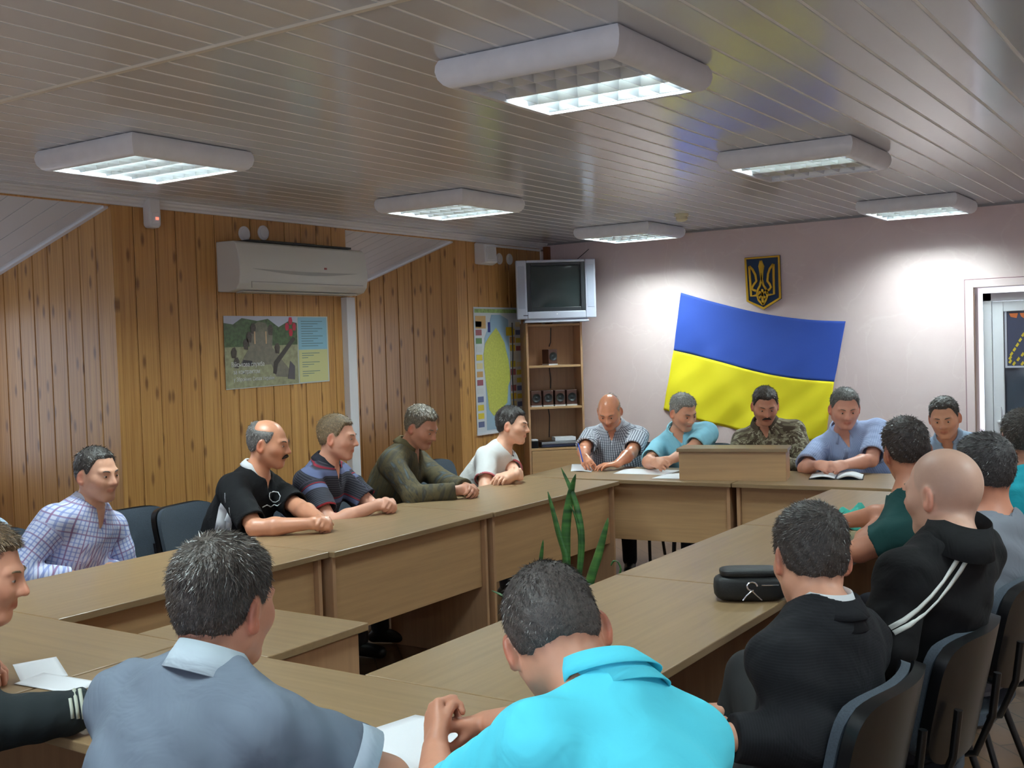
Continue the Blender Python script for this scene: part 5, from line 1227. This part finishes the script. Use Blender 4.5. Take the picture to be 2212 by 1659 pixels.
# ---- right row, seen from behind
c = cloth('tee_darkgreen', (24, 62, 60))
fR, rR = fvec(180)
add(key='R1', head=at_px(1957, 972, 4.22), look=(128, 10, -6), seat=(-.86, 4.44), face=158, skin=(170, 112, 86), hair=(30, 22, 20), hair2=(62, 46, 40), ho=dict(len=.010), bulk=1.08, sw=.195, nb=at_px(1962, 1050, 4.16)+np.array((0, 0, -.03)),
    top=dict(mat=c, slen=.48, sr=(.072, .070)), armL=dict(wrist=tz(1885, 1104, .81), elbow=tz(1856, 1190, .80), fd=(-.7, .7, 0), dn=(0, 0, 1), hint=(-.3, -.8, -.8)), armR=dict(wrist=np.array((-1.46, 4.66, .81)), fd=(-.8, -.3, 0), dn=(0, 0, 1), hint=(.2, .9, -.6)),
    trousers=mat('grey_jeans', (104, 108, 122), .85, var=.1, vscale=50), label='person in a dark green T-shirt leaning on the right table', chairlabel='black chair under the man in the dark green T-shirt', seed=12)
c = cloth('tracksuit_black', (15, 14, 16)); cs = mat('stripe_white', (226, 230, 224), .5)
add(key='R2', head=at_px(2036, 1063, 2.95), look=(158, 4, 0), seat=(-.82, 3.06), face=164, nb=at_px(2062, 1172, 2.85), skin=(204, 160, 138), hair=None, shaved=(.80, .84, .86), ho=dict(len=.002), bulk=1.05, sw=.19, h=.005,
    top=dict(mat=c, sleeve='long', sr=(.072, .070), name='jacket'), armL=dict(wrist=np.array((-1.06, 2.95, .70)), elbow=at_px(1912, 1398, 2.72), fd=(-.8, .4, -.2), dn=(0, -.3, 1)), armR=dict(wrist=np.array((-1.02, 3.20, .66)), fd=(-.8, -.3, -.2), dn=(0, 0, 1), hint=(.2, .8, -.6)),
    collars=[dict(r=.078, h=.040, lap=.0, open=30, mat=c, df=-.004)], marks=[('sleeve_stripe', [(2077, 1194), (2058, 1224), (2036, 1256), (2010, 1288), (1982, 1316), (1952, 1340), (1922, 1357)], .0125, cs), ('sleeve_stripe', [(2094, 1198), (2074, 1232), (2050, 1266), (2024, 1298), (1996, 1326), (1964, 1350), (1930, 1368)], .0125, cs)],
    label='person with shaved head in a black tracksuit jacket with white stripes', chairxy=(-.87, 3.02), chaira=176, chairlabel='black chair under the man in the striped tracksuit jacket', faceparts=True, seed=13, brow=(150, 120, 96))
c = cloth('tee_grey_far', (128, 132, 142))
add(key='R3', head=at_px(2122, 1016, 3.55), look=(150, 4, 0), seat=(-.78, 3.76), face=168, skin=(190, 128, 102), hair=(36, 32, 32), hair2=(74, 70, 70), ho=dict(len=.007), bulk=1.08, sw=.19,
    top=dict(mat=c, slen=.75, sr=(.072, .070)), **lap((-.78, 3.76), 168), chairxy=(-.85, 3.72), chaira=178, trousers=mat('grey_jeans'), label='person in a grey T-shirt behind the shaved head', chairlabel='black chair behind the man in the grey T-shirt at right', seed=14)
c = cloth('shirt_teal', (30, 150, 164))
add(key='R4', head=at_px(2206, 945, 4.75), look=(118, 4, 0), seat=(-.72, 5.08), face=165, skin=(170, 116, 92), hair=(44, 38, 34), ho=dict(len=.008), bulk=1.12, sw=.19,
    top=dict(mat=c, slen=.75, sr=(.072, .070)), **lap((-.72, 5.08), 165), label='person in a teal shirt at the right picture edge', chairlabel='black chair under the man in the teal shirt', seed=15)
c = cloth('suit_black', (22, 22, 26), 'ribs', (40, 40, 46)); sw5 = (-.84, 2.46)
add(key='R5', head=at_px(1750, 1204, 2.62), look=(132, 16, 4), seat=sw5, face=164, nb=at_px(1788, 1340, 2.52), skin=(200, 146, 120), hair=(40, 34, 32), hair2=(72, 62, 56), ho=dict(len=.012), bulk=.97, sw=.168, h=.0045, strands=26000, slen=.011, lift=.18, fine=True,
    top=dict(mat=c, sleeve='long', sr=(.072, .070), slen=.98, name='suit_jacket', neck=.070), armL=dict(wrist=at_px(1580, 1595, 2.36), elbow=at_px(1742, 1600, 2.38), fd=(-.7, .6, -.1), dn=(-.3, -.5, .8)), armR=dict(wrist=np.array((-1.10, 2.62, .66)), fd=(-.9, -.2, -.1), dn=(0, 0, 1), hint=(.2, .9, -.7)),
    collars=[dict(r=.062, h=.036, lap=.0, open=18, mat=WHT, name='shirt_collar'), dict(r=.068, h=.024, lap=.024, open=30, mat=c, name='jacket_collar', dz=.0)], trousers=mat('trousers_black', (16, 16, 18), .8), kneeL=at_px(1622, 1458, 2.85), ankleL=np.array((-1.16, 2.50, .34)), kneeR=np.array((-1.20, 2.44, .50)),
    label='person in a black suit jacket seated on the right', chairxy=(-.93, 2.47), chaira=178, chairlabel='black chair under the man in the suit jacket, nearest on the right', seed=16)
# ---- near row, backs to the camera
c = cloth('polo_turquoise', (92, 216, 236))
hN = at_px(1200, 1376, 1.90); nbN = at_px(1322, 1500, 1.80)
wL = tz(925, 1618, .80); wR = tz(985, 1556, .815)
add(key='N3', head=hN, look=(124, 40, -14), seat=(-.62, 1.34), drop=.085, face=163, skin=(190, 132, 106), hair=(46, 40, 38), hair2=(84, 74, 68), ho=dict(len=.008, nape=.022), bulk=.97, sw=.168, h=.0045, fine=True, strands=30000, slen=.009, lift=.2, nb=nbN, crown=(-.01, -.045, .105),
    top=dict(mat=c, slen=.72, sr=(.068, .068), wr=.005, cuff=(c, .018)), armL=dict(wrist=wL, elbow=at_px(950, 1765, 1.95), fd=at_px(912, 1545, 2.32)-at_px(918, 1640, 2.24), dn=(-.75, -.2, .55), curl=(62, 62, 40), thumb=(.2, .3)), armR=dict(wrist=wR, elbow=at_px(1200, 1570, 2.05), fd=at_px(885, 1552, 2.35)-at_px(990, 1550, 2.38), dn=(-.1, .25, .95), curl=(50, 50, 35), thumb=(.15, .5)),
    collars=[dict(r=.064, h=.026, lap=.024, open=26, mat=c)], faceparts=False, label='person in a bright turquoise polo shirt bent over papers', chairlabel='black chair under the man in the turquoise polo shirt', seed=17)
c = cloth('tee_slate', (94, 102, 114))
add(key='N2', head=at_px(484, 1302, 2.02), look=(96, 6, 4), seat=(-1.52, 1.02), face=92, skin=(196, 138, 112), hair=(44, 37, 33), hair2=(80, 70, 62), ho=dict(len=.011, nape=-.006), bulk=1.02, sw=.19, h=.0045, fine=True, strands=34000, slen=.012, lift=.18, crown=(.0, -.055, .105), nb=at_px(446, 1462, 1.94),
    top=dict(vneck=.07, mat=c, slen=.80, sr=(.072, .072), wr=.0045, cuff=(cloth('tee_cuff', (146, 156, 166)), .035)), armR=dict(wrist=tz(700, 1690, .80), elbow=at_px(832, 1690, 1.87), fd=(.3, .8, 0), dn=(0, 0, 1)), armL=dict(wrist=np.array((-1.70, 1.62, .80)), elbow=np.array((-1.80, 1.36, .84)), fd=(.5, .8, 0), dn=(0, 0, 1)),
    collars=[dict(r=.070, h=.016, lap=.0, open=35, mat=cloth('tee_collar', (158, 168, 176)))], faceparts=False, label='person in a slate grey T-shirt with back to the camera', chairlabel='black chair under the man in the slate T-shirt', seed=18)
c = cloth('jacket_dark', (30, 36, 38)); cst = mat('cuff_cream', (176, 180, 164), .7)
add(key='N1', head=at_px(-42, 1238, 2.72), look=(42, 12, 0), seat=(-2.62, 1.02), face=80, skin=(198, 140, 114), hair=(92, 74, 56), hair2=(140, 114, 84), ho=dict(len=.012), bulk=1.08, sw=.195, h=.005, strands=16000, slen=.018,
    top=dict(mat=c, sleeve='long', sr=(.072, .070), slen=.95, name='jacket'), armR=dict(wrist=tz(196, 1530, .80), elbow=tz(40, 1560, .80)+np.array((0, -.12, .02)), fd=(.6, .4, 0), dn=(0, 0, 1)), armL=dict(wrist=np.array((-2.85, 1.62, .80)), fd=(.8, .4, 0), dn=(0, 0, 1), hint=(-.8, -.2, -.7)),
    marks=[('cuff_stripe', [(172, 1490), (175, 1510), (178, 1532), (180, 1552)], .008, cst), ('cuff_stripe', [(160, 1490), (163, 1510), (166, 1532), (168, 1552)], .008, cst), ('cuff_stripe', [(148, 1490), (151, 1510), (154, 1532), (156, 1552)], .008, cst)],
    label='person in a dark jacket with striped cuff at the left edge', chairlabel='black chair under the man with the striped cuff', seed=19)
INFO = {}
import os
for s_ in PEOPLE:
    INFO[s_['key']] = person(s_)
# empty chair between the plaid shirt and the black jersey
chair(-4.40, 3.52, 0, 'empty dark grey chair between the plaid shirt and the black jersey')
# pen of the bald man
I_ = INFO['F1']; w_ = I_['arm']['R'][1]
o = MB().tube([V3(w_+np.array((.05, -.10, -.02))), V3(w_+np.array((.0, -.07, .10)))], .0045, 8).build('pen', mat('pen_blue', (50, 90, 190), .4)); tag(o, 'blue pen in the hand of the bald man', 'pen')
